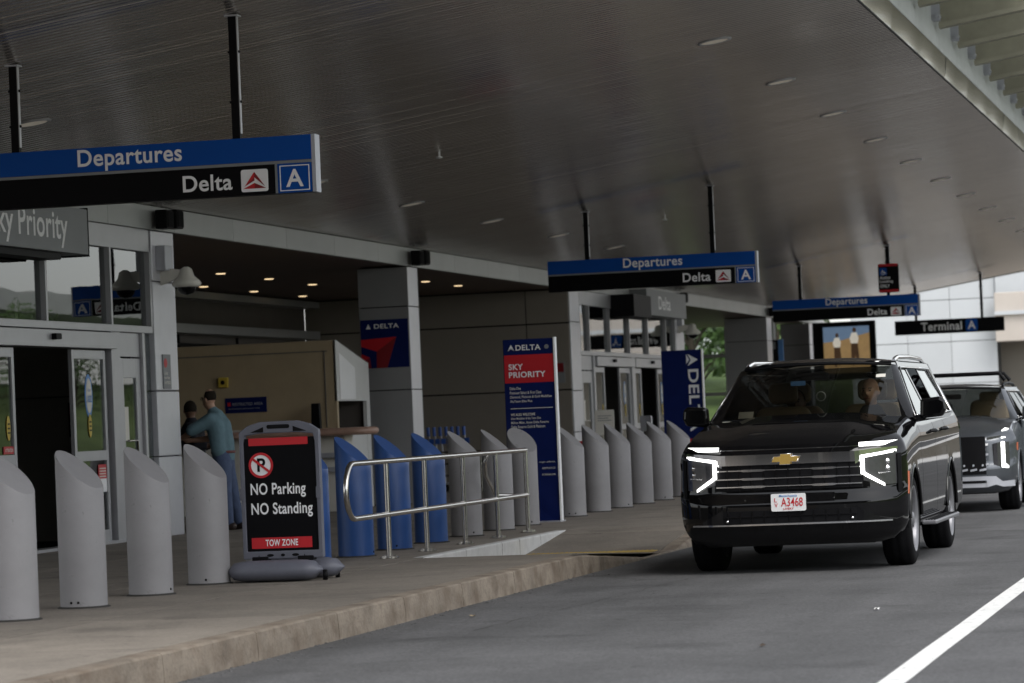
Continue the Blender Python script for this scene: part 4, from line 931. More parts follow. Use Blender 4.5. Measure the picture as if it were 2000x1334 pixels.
for z in (.5, .72, .94): MB().tube([(-16.7, 61.7, z), (-14.75, 61.7, z)], .018, 6).build('rail', 'steel', t)
for i in range(14): MB().tube([(-16.7+i*.15, 61.7, .2), (-16.7+i*.15, 61.7, .94)], .010, 5).build('bar', 'steel', t)
# small things by the far entrance
t = thing('placard_stand', 'white placard on a post left of the far entrance doors', 'sign', (-11.9, 58, .19))
MB().prism(rrect(-.17, -.22, .17, .22, .02), (-11.62, 58.0, 1.38), EX, EZ, .02).build('placard', 'pale', t); MB().tube([(-11.62, 58.03, .2), (-11.62, 58.03, 1.3)], .02, 8).build('post', 'steel', t); MB().lathe([(.0005, .03), (.16, .02), (.17, 0)], (-11.62, 58.03, .191), n=18).build('base', 'black', t)
mb = MB()
for i in range(3): mb.prism(rect(-.12, .05+i*.04, .12-.05*(i % 2), .062+i*.04), (-11.62, 57.995, 1.36), EX, EZ, .002)
mb.build('print', 'sign_grey', t)
t = thing('dispenser_stand', 'grey sanitiser dispenser on a post before the far entrance', 'dispenser', (-11.4, 60.5, .19))
MB().prism(rrect(-.10, -.14, .10, .14, .03), (-11.36, 60.5, 1.33), EX, EZ, .14).build('case', 'sign_silver', t); MB().tube([(-11.36, 60.57, .2), (-11.36, 60.57, 1.2)], .022, 8).build('post', 'steel', t); MB().lathe([(.0005, .03), (.16, .02), (.17, 0)], (-11.36, 60.57, .191), n=18).build('base', 'steel', t)
for i, x in enumerate((-11.75, -10.9)):
    t = thing('belt_barrier', ('belt barrier post with red belt nearest the blue banner', 'belt barrier post at the right end of the red belt')[i], 'barrier', (x, 56, .19), 'belt barrier posts')
    MB().tube([(x, 56, .2), (x, 56, 1.12)], .032, 10).build('post', 'steel', t); MB().lathe([(.0005, .03), (.16, .02), (.17, 0)], (x, 56, .191), n=18).build('base', 'steel', t)
    if i == 0: MB().box(x+.03, x+.82, 55.99, 56.01, 1.03, 1.085).build('belt', 'sign_red', t)
t = thing('fire_notice', 'small red fire notice on the bay end wall behind the banner', 'sign', (-14.2, 66.1, 2.4))
MB().box(-14.28, -14.02, 66.155, 66.175, 2.2, 2.62).build('plate', 'sign_grey', t); MB().box(-14.26, -14.04, 66.145, 66.154, 2.42, 2.6).build('red_panel', 'deep_red', t)
# ------------------------------------------------------------------ people
def skin_surface(chains, voxel=0.012, extra=None, smooth=6):
    """chains of (point, radius) grown into one continuous surface (capsule chain, voxel union, smoothing)"""
    mb = MB()
    for ch in chains:
        pts = [Vector(p) for p, r in ch]; rad = [r for p, r in ch]
        # densify so tapers are smooth
        P, R_ = [], []
        for i in range(len(pts)-1):
            for k in range(4): f = k/4; P.append(pts[i].lerp(pts[i+1], f)); R_.append(rad[i]+(rad[i+1]-rad[i])*f)
        P.append(pts[-1]); R_.append(rad[-1])
        mb.tube(P, R_, 12)
        for p, r in ((P[0], R_[0]), (P[-1], R_[-1])):
            mb.lathe([(max(.0005, r*math.cos(a)), r*math.sin(a)) for a in [math.radians(-90+i*22.5) for i in range(9)]], p, n=12)
        for p, r in ch[1:-1]:
            mb.lathe([(max(.0005, r*math.cos(a)), r*math.sin(a)) for a in [math.radians(-90+i*22.5) for i in range(9)]], p, n=12)
    if extra:
        for c, rx, ry, rz in extra:
            vs = []; n = 14
            prof = [(max(.0005, math.cos(math.radians(-90+i*15))), math.sin(math.radians(-90+i*15))) for i in range(13)]
            m2 = MB().lathe(prof, (0, 0, 0), n=n); mb.add([(c[0]+v[0]*rx, c[1]+v[1]*ry, c[2]+v[2]*rz) for v in m2.v], m2.f, True)
    me = bpy.data.meshes.new('tmp'); me.from_pydata(mb.v, [], mb.f); me.update()
    bm = bmesh.new(); bm.from_mesh(me); bmesh.ops.recalc_face_normals(bm, faces=bm.faces); bm.to_mesh(me); bm.free()
    ob = bpy.data.objects.new('tmp', me); COL.objects.link(ob)
    r = ob.modifiers.new('r', 'REMESH'); r.mode = 'VOXEL'; r.voxel_size = voxel; r.use_smooth_shade = True
    s = ob.modifiers.new('s', 'SMOOTH'); s.iterations = smooth; s.factor = .5
    dg = bpy.context.evaluated_depsgraph_get(); e = bpy.data.meshes.new_from_object(ob.evaluated_get(dg))
    out = MB().add([tuple(v.co) for v in e.vertices], [tuple(p.vertices) for p in e.polygons], True)
    bpy.data.objects.remove(ob); return out
def hand(c, d, side, s=1.0):
    """palm plus five separate bent fingers as chains; d = pointing direction"""
    c = Vector(c); d = Vector(d).normalized(); sd = Vector(side).normalized(); n = d.cross(sd)
    ch = [[(c-d*.03*s, .026*s), (c+d*.03*s, .036*s), (c+d*.07*s, .033*s)]]
    for i, (o, L) in enumerate(((-.030, .066), (-.010, .078), (.010, .074), (.030, .058))):
        b = c+d*.075*s+sd*o*s; ch.append([(b, .010*s), (b+d*L*.5*s-n*.010*s, .009*s), (b+d*L*.8*s-n*.035*s, .008*s)])
    b = c+d*.02*s-sd*.035*s; ch.append([(b, .013*s), (b+d*.035*s-sd*.022*s, .011*s), (b+d*.065*s-sd*.022*s-n*.015*s, .009*s)])
    return ch
def face_bits(t, hc, fdir, s=1.0, glasses=False, hairm='hair', bald=False, body=None):
    f = Vector(fdir).normalized(); sd = f.cross(EZ).normalized(); hc = Vector(hc)
    for k in (-1, 1):
        MB().lathe([(max(.0005, .0075*s*math.cos(a)), .0075*s*math.sin(a)) for a in [math.radians(-90+i*30) for i in range(7)]], hc+f*.089*s+sd*k*.032*s+EZ*.012*s, n=8).build('eye', 'interior', t)
        MB().tube([hc+f*.094*s+sd*k*.015*s+EZ*.034*s, hc+f*.092*s+sd*k*.05*s+EZ*.033*s], .005*s, 5).build('eyebrow', hairm, t)
    MB().tube([hc+f*.089*s-sd*.024*s-EZ*.062*s, hc+f*.098*s-EZ*.061*s, hc+f*.089*s+sd*.024*s-EZ*.062*s], .0055*s, 5).build('mouth', 'belt', t)
    if glasses:
        mb = MB()
        for k in (-1, 1):
            c = hc+f*.100*s+sd*k*.034*s+EZ*.012*s; mb.tube([c+(sd*math.cos(a)*.026+EZ*math.sin(a)*.021)*s for a in [i*math.pi/5 for i in range(10)]], .0025, 5, closed=True)
            mb.tube([c+sd*k*.026*s, hc+sd*k*.085*s+f*.0+EZ*.012*s], .0025, 5)
        mb.tube([hc+f*.110*s-sd*.01*s+EZ*.016*s, hc+f*.110*s+sd*.01*s+EZ*.016*s], .004, 5); mb.build('glasses', 'black', t)
def head_extra(hc, fdir, s=1.0):
    f = Vector(fdir).normalized(); sd = f.cross(EZ).normalized(); hc = Vector(hc)
    E_ = [(hc+EZ*.025*s-f*.012*s, .083*s, .083*s, .105*s), (hc+f*.022*s-EZ*.03*s, .068*s, .068*s, .092*s), (hc+f*.045*s-EZ*.085*s, .036*s, .036*s, .034*s), (hc+f*.098*s-EZ*.018*s, .015*s, .015*s, .026*s)]
    for k in (-1, 1): E_.append((hc+sd*k*.084*s-f*.008*s-EZ*.012*s, .018*s, .018*s, .033*s))
    return E_
def hair_cap(t, hc, fdir, s, m, bald=False):
    f = Vector(fdir).normalized(); sd = f.cross(EZ).normalized(); hc = Vector(hc)+EZ*.025*s-f*.012*s
    P = []; n = 28
    for i in range(9):
        ph = math.radians(-28+i*(70 if bald else 116)/8); row = []
        for j in range(n+1):
            a = math.radians(74+j*(212)/n); d = f*math.cos(a)+sd*math.sin(a)
            rr = .0875*s+random.uniform(-.002, .002); row.append(hc+d*rr*math.cos(ph)+EZ*.109*s*math.sin(ph))
        P.append(row)
    MB().grid(P, True).build('hair', m, t)

# man in jeans leaning at the check-in podium, back turned, looking left
B = Vector((-13.60, 42.42, .19))
t = thing('person', 'person in grey-green shirt and blue jeans standing by the near entrance corner', 'person', tuple(B))
W_ = lambda x, y, z: B+Vector((x, y, z))
fd = Vector((-.93, .36, -.12)); hc = W_(-.20, .06, 1.735)
legs = [[(W_(-.03, -.02, .95), .105), (W_(.02, -.07, .52), .068), (W_(.07, -.10, .10), .045)], [(W_(-.03, .13, .95), .105), (W_(.05, .14, .52), .068), (W_(.12, .16, .10), .045)]]
torso = [[(W_(-.03, .05, .94), .135), (W_(-.05, .05, 1.15), .135), (W_(-.08, .05, 1.38), .145), (W_(-.13, .05, 1.50), .10), (W_(-.17, .06, 1.60), .06), (W_(-.20, .06, 1.68), .062)]]
armL = [[(W_(-.10, -.13, 1.47), .068), (W_(-.36, -.17, 1.32), .052), (W_(-.56, -.02, 1.24), .036)]]
armR = [[(W_(-.10, .22, 1.47), .068), (W_(-.16, .30, 1.22), .052), (W_(-.46, .18, 1.20), .036)]]
body = skin_surface(legs+torso+armL+armR+hand(W_(-.60, .01, 1.23), (-1, .2, -.1), (0, 1, 0))+hand(W_(-.50, .16, 1.20), (-1, -.2, 0), (0, 1, 0)), .013, head_extra(hc, fd))
body.build('body', 'skin', t)
shirt = skin_surface([[(W_(-.03, .05, .99), .158), (W_(-.04, .05, 1.15), .162), (W_(-.08, .05, 1.36), .172), (W_(-.12, .05, 1.49), .125), (W_(-.15, .055, 1.565), .078)],
    [(W_(-.08, -.07, 1.45), .10), (W_(-.13, -.13, 1.46), .097), (W_(-.27, -.155, 1.385), .086), (W_(-.385, -.17, 1.33), .08)], [(W_(-.09, .16, 1.45), .10), (W_(-.11, .225, 1.455), .097), (W_(-.155, .29, 1.25), .082)],
    [(W_(-.05, -.06, 1.05), .11), (W_(-.08, -.08, 1.38), .12)], [(W_(-.05, .16, 1.05), .11), (W_(-.08, .18, 1.38), .12)]], .016)
shirt.build('shirt', 'shirt_teal', t)
skin_surface([[(W_(-.03, -.02, .98), .125), (W_(-.01, -.04, .80), .108), (W_(.02, -.07, .52), .082), (W_(.06, -.10, .12), .066)], [(W_(-.03, .13, .98), .125), (W_(-.01, .13, .80), .108), (W_(.05, .14, .52), .082), (W_(.11, .16, .12), .066)], [(W_(-.03, .05, 1.0), .145), (W_(-.03, .05, .92), .14)]], .016).build('jeans', 'denim', t)
MB().lathe([(.158, -.018), (.164, -.016), (.164, .016), (.158, .018)], W_(-.03, .05, 1.03), n=28).build('belt', 'belt', t)
for q in (W_(.07, -.10, .0), W_(.12, .16, .0)):
    skin_surface([[(q+Vector((.05, -.02, .055)), .048), (q+Vector((-.06, .02, .045)), .045), (q+Vector((-.15, .05, .035)), .035)]], .012).build('shoe', 'shoe', t)
hair_cap(t, hc, fd, 1.0, 'hair', bald=True); face_bits(t, hc, fd, 1.0, True)
# second figure mostly hidden by the corner post
B = Vector((-14.17, 43.15, .19)); t = thing('person', 'person in dark jacket mostly hidden by the entrance corner post', 'person', tuple(B))
fd = Vector((-.5, .9, -.1)); hc = W_(-.12, 0, 1.60)
skin_surface([[(W_(-.10, -.10, .10), .045), (W_(-.09, -.09, .5), .068), (W_(-.08, -.06, .9), .10)], [(W_(-.10, .13, .10), .045), (W_(-.09, .11, .5), .068), (W_(-.08, .08, .9), .10)], [(W_(-.08, 0, .9), .13), (W_(-.1, 0, 1.3), .14), (W_(-.11, 0, 1.48), .06), (W_(-.12, 0, 1.56), .06)],
    [(W_(-.1, -.18, 1.36), .06), (W_(.0, -.22, 1.1), .048), (W_(.16, -.16, 1.12), .036)], [(W_(-.1, .18, 1.36), .06), (W_(-.05, .22, 1.1), .048), (W_(.1, .16, 1.12), .036)]]+hand(W_(.19, -.15, 1.12), (1, 0, 0), (0, 1, 0))+hand(W_(.13, .15, 1.12), (1, 0, 0), (0, 1, 0)), .015, head_extra(hc, fd)).build('body', 'skin_dark', t)
skin_surface([[(W_(-.08, 0, .88), .16), (W_(-.1, 0, 1.3), .17), (W_(-.11, 0, 1.44), .09)], [(W_(-.1, -.16, 1.36), .085), (W_(.0, -.22, 1.1), .07), (W_(.12, -.17, 1.12), .055)], [(W_(-.1, .16, 1.36), .085), (W_(-.05, .22, 1.1), .07), (W_(.06, .17, 1.12), .055)]], .018).build('jacket', 'dark_cloth', t)
skin_surface([[(W_(-.10, -.10, .10), .062), (W_(-.08, -.06, .9), .12)], [(W_(-.10, .13, .10), .062), (W_(-.08, .08, .9), .12)]], .018).build('trousers', 'dark_cloth', t)
for dy in (-.1, .13): skin_surface([[(W_(-.13, dy, .05), .045), (W_(.05, dy, .04), .04)]], .012).build('shoe', 'shoe', t)
hair_cap(t, hc, fd, 1.0, 'hair'); face_bits(t, hc, fd)

# ------------------------------------------------------------------ vehicles
def lerp_tab(tab, x):
    if x <= tab[0][0]: return tab[0][1]
    for a, b in zip(tab, tab[1:]):
        if x <= b[0]: return a[1]+(b[1]-a[1])*(x-a[0])/(b[0]-a[0])
    return tab[-1][1]
class Suv:
    def __init__(s, label, Xc, Y0, L, W, u1, u2, R, zt, belt, roof, zbf, ws_b, ws_t, hr, paint, grp='vehicles at the kerb'):
        s.Xc, s.Y0, s.L, s.W, s.u1, s.u2, s.R, s.zt_, s.belt, s.roof, s.zbf, s.ws_b, s.ws_t, s.hr, s.paint = Xc, Y0, L, W, u1, u2, R, zt, belt, roof, zbf, ws_b, ws_t, hr, paint
        s.t = thing('suv', label, 'SUV', (Xc, Y0, 0), grp)
    def P(s, u, v, z): return (s.Xc+v, s.Y0+u, z)
    WT = [(0, .915), (.03, .955), (.12, .985), (.25, .995), (.45, 1.0), (.6, .998), (.72, .994), (.80, .998), (.87, .985), (.93, .962), (.97, .938), (1.0, .90)]
    FT = [(0, .12), (.05, .05), (.18, .015), (.22, .0), (.45, .0), (.5, .03), (.9, .05), (.96, .075), (1.0, .13)]
    def zt(s, u): return lerp_tab(s.zt_, u)
    def zb(s, u):
        for c in (s.u1, s.u2):
            A = s.R+.065
            if abs(u-c) < A: return max(.3, s.R+math.sqrt(max(0, A*A-(u-c)**2)))
        return s.zbf if u < .3 else (.32 if u < s.L-.4 else .42)
    def fu(s, v, z):
        t = (z-s.zbf)/(s.zt(0)-s.zbf); t = min(1, max(0, t)); w = s.W*lerp_tab(s.WT, t)
        return lerp_tab(s.FT, t)+.30*(min(1, abs(v)/w))**4.5
    def shell(s):
        T = [0, .03, .08, .14, .2, .22, .3, .4, .45, .5, .56, .62, .68, .72, .76, .80, .85, .90, .94, .97, 1.0]
        us = sorted(set([round(x, 4) for x in [i*.16 for i in range(2, int(s.L/.16))]+[c+sg*(s.R+.065)*math.sin(math.radians(a)) for c in (s.u1, s.u2) for sg in (-1, 1) for a in (0, 12, 24, 36, 48, 60, 70, 78, 84, 88, 90, 90.0)]+[c+sg*(s.R+.067) for c in (s.u1, s.u2) for sg in (-1, 1)] if .34 < x < s.L-.14]))
        nv = 24
        loop = [('f', -1+2*i/nv) for i in range(nv+1)]+[('r', u) for u in us]+[('b', 1-2*i/12) for i in range(13)]+[('l', u) for u in us[::-1]]
        rows = []
        for t in T:
            w = s.W*lerp_tab(s.WT, t); row = []
            for k, q in loop:
                if k == 'f': v = q*w; u = lerp_tab(s.FT, t)+.30*abs(q)**4.5
                elif k == 'b': v = q*w; u = s.L-.02-.10*abs(q)**6-(.06 if t > .85 else 0)-(.08 if t < .05 else 0)
                else: v = w if k == 'r' else -w; u = q
                zt, zb = s.zt(u), s.zb(u); base = s.zbf if u < .3 else .32
                z = base+(zt-base)*t
                if zb > base: z = max(z, zb+.0025*T.index(t))
                row.append(s.P(u, v, z))
            row.append(row[0]); rows.append(row)
        body = MB(); doors = {}
        nr, nc = len(rows), len(rows[0])
        def region(i, j):
            a = rows[i][j]; b = rows[i][j+1]; u = (a[1]+b[1])/2-s.Y0; v = (a[0]+b[0])/2-s.Xc
            if j < nv or T[i] < .08 or u < 1: return None
            if nv+1+len(us) <= j <= nv+len(us)+13: return None
            sd = 'l' if v > 0 else 'r'
            if s.door1[0] < u < s.door1[1]: return 'front_door', sd
            if s.door2[0] < u < s.door2[1]: return 'rear_door', sd
            return None
        for i in range(nr-1):
            for j in range(nc-1):
                q = [rows[i][j], rows[i][j+1], rows[i+1][j+1], rows[i+1][j]]
                k = region(i, j); m = body if k is None else doors.setdefault(k, MB())
                m.add(q, [(0, 1, 2, 3)], True)
        def merge(m, nm, par=None):
            bm = bmesh.new(); 
            me = bpy.data.meshes.new('x'); me.from_pydata(m.v, [], m.f); bm.from_mesh(me); bmesh.ops.remove_doubles(bm, verts=bm.verts, dist=.0006)
            out = MB().add([tuple(v.co) for v in bm.verts], [tuple(v.index for v in f.verts) for f in bm.faces], True); bm.free()
            return out.build(nm, s.paint, par or s.t)
        s.body = merge(body, 'body'); s.doors = {}
        for k, m in doors.items():
            if k == s.skip_door: continue
            s.doors[k] = merge(m, k[0])
        # dark shut lines
        for sd in (-1, 1):
            for u in (s.door1[0], s.door1[1], s.door2[1]):
                P = []
                for t in [.09+i*.91/12 for i in range(13)]:
                    w = s.W*lerp_tab(s.WT, t)+.002; zt, zb = s.zt(u), s.zb(u); z = .32+(zt-.32)*t
                    if z > zb: P.append([s.P(u-.005, sd*w, z), s.P(u+.005, sd*w, z)])
                MB().grid(P, True, sd < 0).build('shut_line', 'black', s.body)
        # bonnet with raised centre
        P = []
        ub = s.ws_b[0]+.06
        for i in range(15):
            f = i/14; row = []
            for j in range(25):
                q = -1+2*j/24; v = q*s.W*.912; u0 = .125+.30*abs(q)**4.5; u = u0+(ub+.10*q*q-u0)*f
                bul = .026*(1/(1+math.exp((abs(q)-.60)*30)))*min(1, f*4); z = s.zt(u)+.006+.045*(1-abs(q)**2.5)*min(1, .25+f*1.5)+bul
                if i == 0: z -= .02
                row.append(s.P(u, v, z))
            P.append(row)
        MB().grid(P, True).build('bonnet', s.paint, s.t)
        # underbody and wheel wells
        MB().box(s.Xc-s.W+.3, s.Xc+s.W-.3, s.Y0+.25, s.Y0+s.L-.2, .24, .5).build('underbody', 'black', s.t)
        for c in (s.u1, s.u2):
            for sd in (-1, 1):
                mb = MB(); A = s.R+.075; n = 18
                g = [[s.P(c+A*math.cos(math.radians(-8+196*i/n)), sd*w, s.R+A*math.sin(math.radians(-8+196*i/n))) for i in range(n+1)] for w in (s.W-.45, s.W-.02)]
                mb.grid(g, True, sd > 0); mb.add([s.P(c, sd*(s.W-.44), s.R)]+g[0], [(0, i+1, i+2) for i in range(n)])
                mb.build('wheel_well', 'black', s.t)
                P = [s.P(c+(A-.012)*math.cos(math.radians(2+176*i/24)), sd*(s.W-.006), s.R+(A-.012)*math.sin(math.radians(2+176*i/24))) for i in range(25)]
                MB().tube(P, .016, 8).build('arch_lip', s.paint, s.t)
                s.wheel(c, sd)
    def wheel(s, u, sd):
        c = Vector(s.P(u, sd*(s.W-.155), s.R)); ax = Vector((sd, 0, 0)); w = .135; R = s.R
        tyre = MB().lathe([(R*.70, -w), (R*.86, -w-.004), (R*.965, -w*.9), (R, -w*.7), (R*.995, -w*.45), (R, -w*.44), (R, -.02), (R*.993, -.012), (R*.993, .012), (R, .02), (R, w*.44), (R*.995, w*.45), (R, w*.7), (R*.965, w*.9), (R*.86, w+.004), (R*.70, w)], c, ax, 48)
        wh = tyre.build('wheel', 'rubber', s.t)
        MB().lathe([(R*.71, -w), (R*.66, -w*.6), (R*.64, w*.3), (R*.66, w*.8), (R*.70, w*1.02), (R*.725, w*1.0)], c, ax, 40).build('rim', 'rim', wh)
        MB().lathe([(.0005, w*.10), (R*.64, w*.10)], c, ax, 32).build('brake_shadow', 'black', wh)
        mb = MB(); a0 = ax.orthogonal().normalized(); b0 = ax.cross(a0)
        for k in range(6):
            for off in (-.17, .17):
                a = k*math.pi/3+.2; d1 = a0*math.cos(a)+b0*math.sin(a); d2 = a0*math.cos(a+off)+b0*math.sin(a+off); tn = ax.cross(d2)
                p, q = c+d1*R*.10+ax*w*.75, c+d2*R*.67+ax*w*.72
                vs = [p-tn*.022, p+tn*.022, q+tn*.020, q-tn*.020]; vs += [x-ax*.05 for x in vs]
                mb.add(vs, [(0, 1, 2, 3), (4, 7, 6, 5), (0, 4, 5, 1), (1, 5, 6, 2), (2, 6, 7, 3), (3, 7, 4, 0)])
        mb.build('spokes', 'rim', wh)
        MB().lathe([(.0005, w*.95), (R*.12, w*.93), (R*.17, w*.75), (R*.17, w*.2)], c, ax, 20).build('hub_cap', 'rim', wh)
    def band(s, cols, d, m, name, par=None, mirror=True, back=.03):
        out = []
        for sg in ((1, -1) if mirror else (1,)):
            P = []; C = []
            for a, b in zip(cols, cols[1:]):
                n = max(1, int(abs(b[0]-a[0])/.04))
                for k in range(n): f = k/n; C.append([a[i]+(b[i]-a[i])*f for i in range(3)])
            C.append(cols[-1])
            for v, lo, hi in C:
                ul, uh = s.fu(v, lo), s.fu(v, hi); ul = uh = min(ul, uh)
                P.append([s.P(ul+back, sg*v, lo), s.P(ul-d, sg*v, lo), s.P(uh-d, sg*v, hi), s.P(uh+back, sg*v, hi)])
            fl = (cols[-1][0] > cols[0][0]) ^ (sg > 0)
            mb = MB().grid(P, False, not fl)
            for row, q in ((P[0], fl), (P[-1], not fl)): mb.add(row, [(0, 1, 2, 3) if q else (3, 2, 1, 0)])
            out.append(mb.build(name, m, par or s.t))
        return out
    def sv(s, z): 
        f = (z-s.belt)/(s.roof-.07-s.belt); return s.W*.945+(s.hr-s.W*.945)*f
    def cabin(s, pillars, tail):
        """pillars: (B0,B1,C0,C1) along the car, tail: (base, top) of the last window"""
        bz = s.belt; tz = s.roof-.115; ez = s.roof-.065
        (ub, hb), (ut, ht) = s.ws_b, s.ws_t
        zb = s.zt(ub)+.005
        def ws(f, q):
            zt_ = s.roof-.05
            b = Vector((ub+.24*q*q, q*hb, zb+.03*(1-q*q)-.02)); t = Vector((ut+.15*q*q, q*ht, zt_-.03*q*q))
            p = b.lerp(t, f); p.x -= .05*math.sin(math.pi*f)*(1-.5*q*q); return p
        grid = [[s.P(*ws(i/8, -1+2*j/20)) for j in range(21)] for i in range(9)]
        g = MB().grid(grid, True).build('windshield', 'windshield', s.t)
        MB().tube([grid[0][j] for j in range(21)], .018, 6).build('cowl_strip', 'black', s.t)
        MB().tube([(p[0], p[1]-.004, p[2]) for p in grid[8]], .016, 6).build('header_seal', 'black', s.t)
        for sd in (-1, 1):
            e = [Vector(grid[i][20 if sd > 0 else 0]) for i in range(9)]
            sb = Vector(s.P(ub+.34, sd*s.sv(bz), bz)); st = Vector(s.P(ut+.26, sd*s.sv(tz), tz))
            rows = []
            for i in range(9):
                f = i/8; k = sb.lerp(st, f); mid = (e[i]+k)/2+Vector((sd*.022, -.02, .008)); rows.append([e[i], mid, k])
            MB().grid(rows, True, sd < 0).build('pillar', s.paint, s.t)
            B0, B1, C0, C1 = pillars
            def quad(pts, off, m, nm, th=.012, par=None):
                a = [Vector(s.P(u, sd*(s.sv(z)+off), z)) for u, z in pts]; b = [p-Vector((sd*th, 0, 0)) for p in a]; k = len(a)
                fs = [tuple(range(k)), tuple(range(k, 2*k))[::-1]]+[((i+1) % k, i, k+i, k+(i+1) % k) for i in range(k)]
                if sd < 0: fs = [f[::-1] for f in fs]
                return MB().add(a+b, fs).build(nm, m, par or s.t)
            uA = lambda z: ub+.34+(ut+.26-ub-.34)*(z-bz)/(tz-bz)
            uT = lambda z: tail[0]+(tail[1]-tail[0])*(z-bz)/(tz-bz)
            w0 = bz+.02
            wins = [[(uA(w0)+.02, w0), (B0, w0), (B0, tz-.01), (uA(tz-.01)+.02, tz-.01)], [(B1, w0), (C0, w0), (C0, tz-.01), (B1, tz-.01)], [(C1, w0+.02), (uT(w0+.02), w0+.02), (uT(tz-.01), tz-.01), (C1, tz-.01)]]
            for i, wq in enumerate(wins):
                if not (s.skip_door and sd > 0 and i == 0) and not (s.open_win and sd > 0 and i == 1): quad(wq, -.006, 'tint' if i else 'windshield', 'side_window', .004)
            quad([(B0, bz), (B1, bz), (B1, tz), (B0, tz)], .0, 'black_gloss', 'pillar'); quad([(C0, bz), (C1, bz), (C1, tz), (C0, tz)], .0, 'black_gloss', 'pillar')
            quad([(uT(bz), bz), (s.L-.16, bz), (s.L-.30, tz), (uT(tz), tz)], .0, s.paint, 'pillar')
            quad([(uA(tz), tz), (uT(tz), tz), (s.L-.30, tz), (s.L-.34, ez+.012), (uA(ez), ez+.012)], .0, s.paint, 'roof_side')
            quad([(uA(bz), bz-.03), (s.L-.16, bz-.03), (s.L-.16, bz+.012), (uA(bz), bz+.012)], .001, s.paint, 'belt_panel', .03)
            P = [s.P(u, sd*(s.sv(z)+.012), z) for u, z in [(uA(w0), w0-.008), (B0, w0-.008), (C1, w0-.004), (uT(w0)+.01, w0+.01), (uT(tz)+.01, tz), (C1, tz+.002), (B0, tz+.002), (uA(tz), tz)]]
            MB().tube(P, .011, 6, closed=True).build('window_trim', 'chrome', s.t)
            # roof rail
            zr = s.roof-.012; u0, u1 = ut+.35, s.L-.55; vv = sd*(s.hr-.03)
            MB().tube([s.P(u0, vv, s.roof-.045), s.P(u0+.10, vv, zr-.02), s.P(u0+.3, vv, zr), s.P((u0+u1)/2, vv, zr+.012), s.P(u1-.3, vv, zr), s.P(u1, vv, s.roof-.05)], [.018, .024, .022, .022, .022, .016], 8).build('roof_rail', s.rail, s.t)
            # mirror
            mu = ub+.42; mz = bz+.075
            mm = MB(); vs = []; 
            out = [(-.01, -.10), (.20, -.085), (.235, -.02), (.225, .075), (.18, .10), (.0, .085)]
            o0 = Vector(s.P(mu, sd*(s.sv(bz)+.045), mz))
            mir = MB().prism([(sd*x, z) for x, z in out], o0, EX, EZ, .16).build('mirror', s.paint, s.t, bevel=.03, seg=3)
            MB().prism([(sd*x*.86+sd*.01, z*.82) for x, z in out], o0+Vector((0, .163, 0)), EX, EZ, .004).build('mirror_glass', 'chrome', mir)
            MB().box(o0.x-sd*.12, o0.x+sd*.04, o0.y+.03, o0.y+.12, mz-.12, mz-.06).build('mirror_arm', 'black', mir)
            for (u, z) in ((s.door1[1]-.22, bz-.15), (s.door2[1]-.22, bz-.14)):
                if s.skip_door and sd > 0 and u < s.door1[1]: continue
                v0 = s.W*.995
                MB().tube([s.P(u-.11, sd*(v0-.01), z), s.P(u-.09, sd*(v0+.035), z), s.P(u+.09, sd*(v0+.035), z+.004), s.P(u+.11, sd*(v0-.01), z+.004)], .017, 8).build('door_handle', s.paint if s.rail == 'chrome' else 'chrome', s.t)
        P = []
        for i in range(17):
            f = i/16; row = []
            for j in range(17):
                q = -1+2*j/16; us = ut+.15*q*q*.8-.01; u = us+(s.L-.36-us)*f
                z = s.roof-.055+.055*(1-abs(q)**2.6)*min(1, .35+f*5)*(1 if f < .85 else 1-.5*(f-.85)/.15); row.append(s.P(u, q*s.hr*(.96+.04*min(1, f*6)), z+.004))
            P.append(row)
        MB().grid(P, True).build('roof', s.paint, s.t)
        tg = [[s.P(s.L-.35+.20*(1-f), q*(s.hr+(s.W*.93-s.hr)*(1-f)), s.belt+(s.roof-.06-s.belt)*f) for q in (-1, -.5, 0, .5, 1)] for f in (0, .25, .5, .75, 1)]
        MB().grid(tg, True, True).build('tailgate_glass', 'tint', s.t)
        # cabin furniture
        it = MB().box(s.Xc-s.W+.12, s.Xc+s.W-.12, s.Y0+ub+.1, s.Y0+s.L-.2, .34, .52).build('cabin_floor', 'interior', s.t)
        MB().prism([(0, 0), (.62, 0), (.62, .12), (.38, .22), (.0, .20)], s.P(ub+.10, 0, s.belt-.27), EY, EZ, .01).build('dash_end', 'interior', s.t)
        D = []
        for (u, z) in ((ub+.12, s.belt-.03), (ub+.30, s.belt+.005), (ub+.55, s.belt+.01), (ub+.68, s.belt-.06), (ub+.70, s.belt-.4)): D.append([s.P(u, v, z) for v in (-s.W+.14, 0, s.W-.14)])
        MB().grid(D, True, True).build('dashboard', 'interior', s.t)
        for v in (-.42, .45):
            for u, nm in ((ub+1.25, 'front'), (ub+2.2, 'rear')):
                st = MB().prism(rrect(-.27, 0, .27, .72, .10), s.P(u, v, .78), EX, Vector((0, .16, 1)).normalized(), .16).build('seat_back', s.seat, s.t, bevel=.04, seg=3)
                MB().prism(rrect(-.14, 0, .14, .20, .06), s.P(u+.13, v, 1.52 if s.roof > 1.8 else 1.40), EX, Vector((0, .1, 1)).normalized(), .11).build('headrest', s.seat, s.t, bevel=.03, seg=3)
                MB().box(s.Xc+v-.27, s.Xc+v+.27, s.Y0+u-.50, s.Y0+u+.05, .60, .80).build('seat_cushion', s.seat, s.t, bevel=.05, seg=3)
        c = Vector(s.P(ub+.78, .43, s.belt-.13)); ax = Vector((0, 1, .42)).normalized(); a = ax.orthogonal().normalized(); b = ax.cross(a)
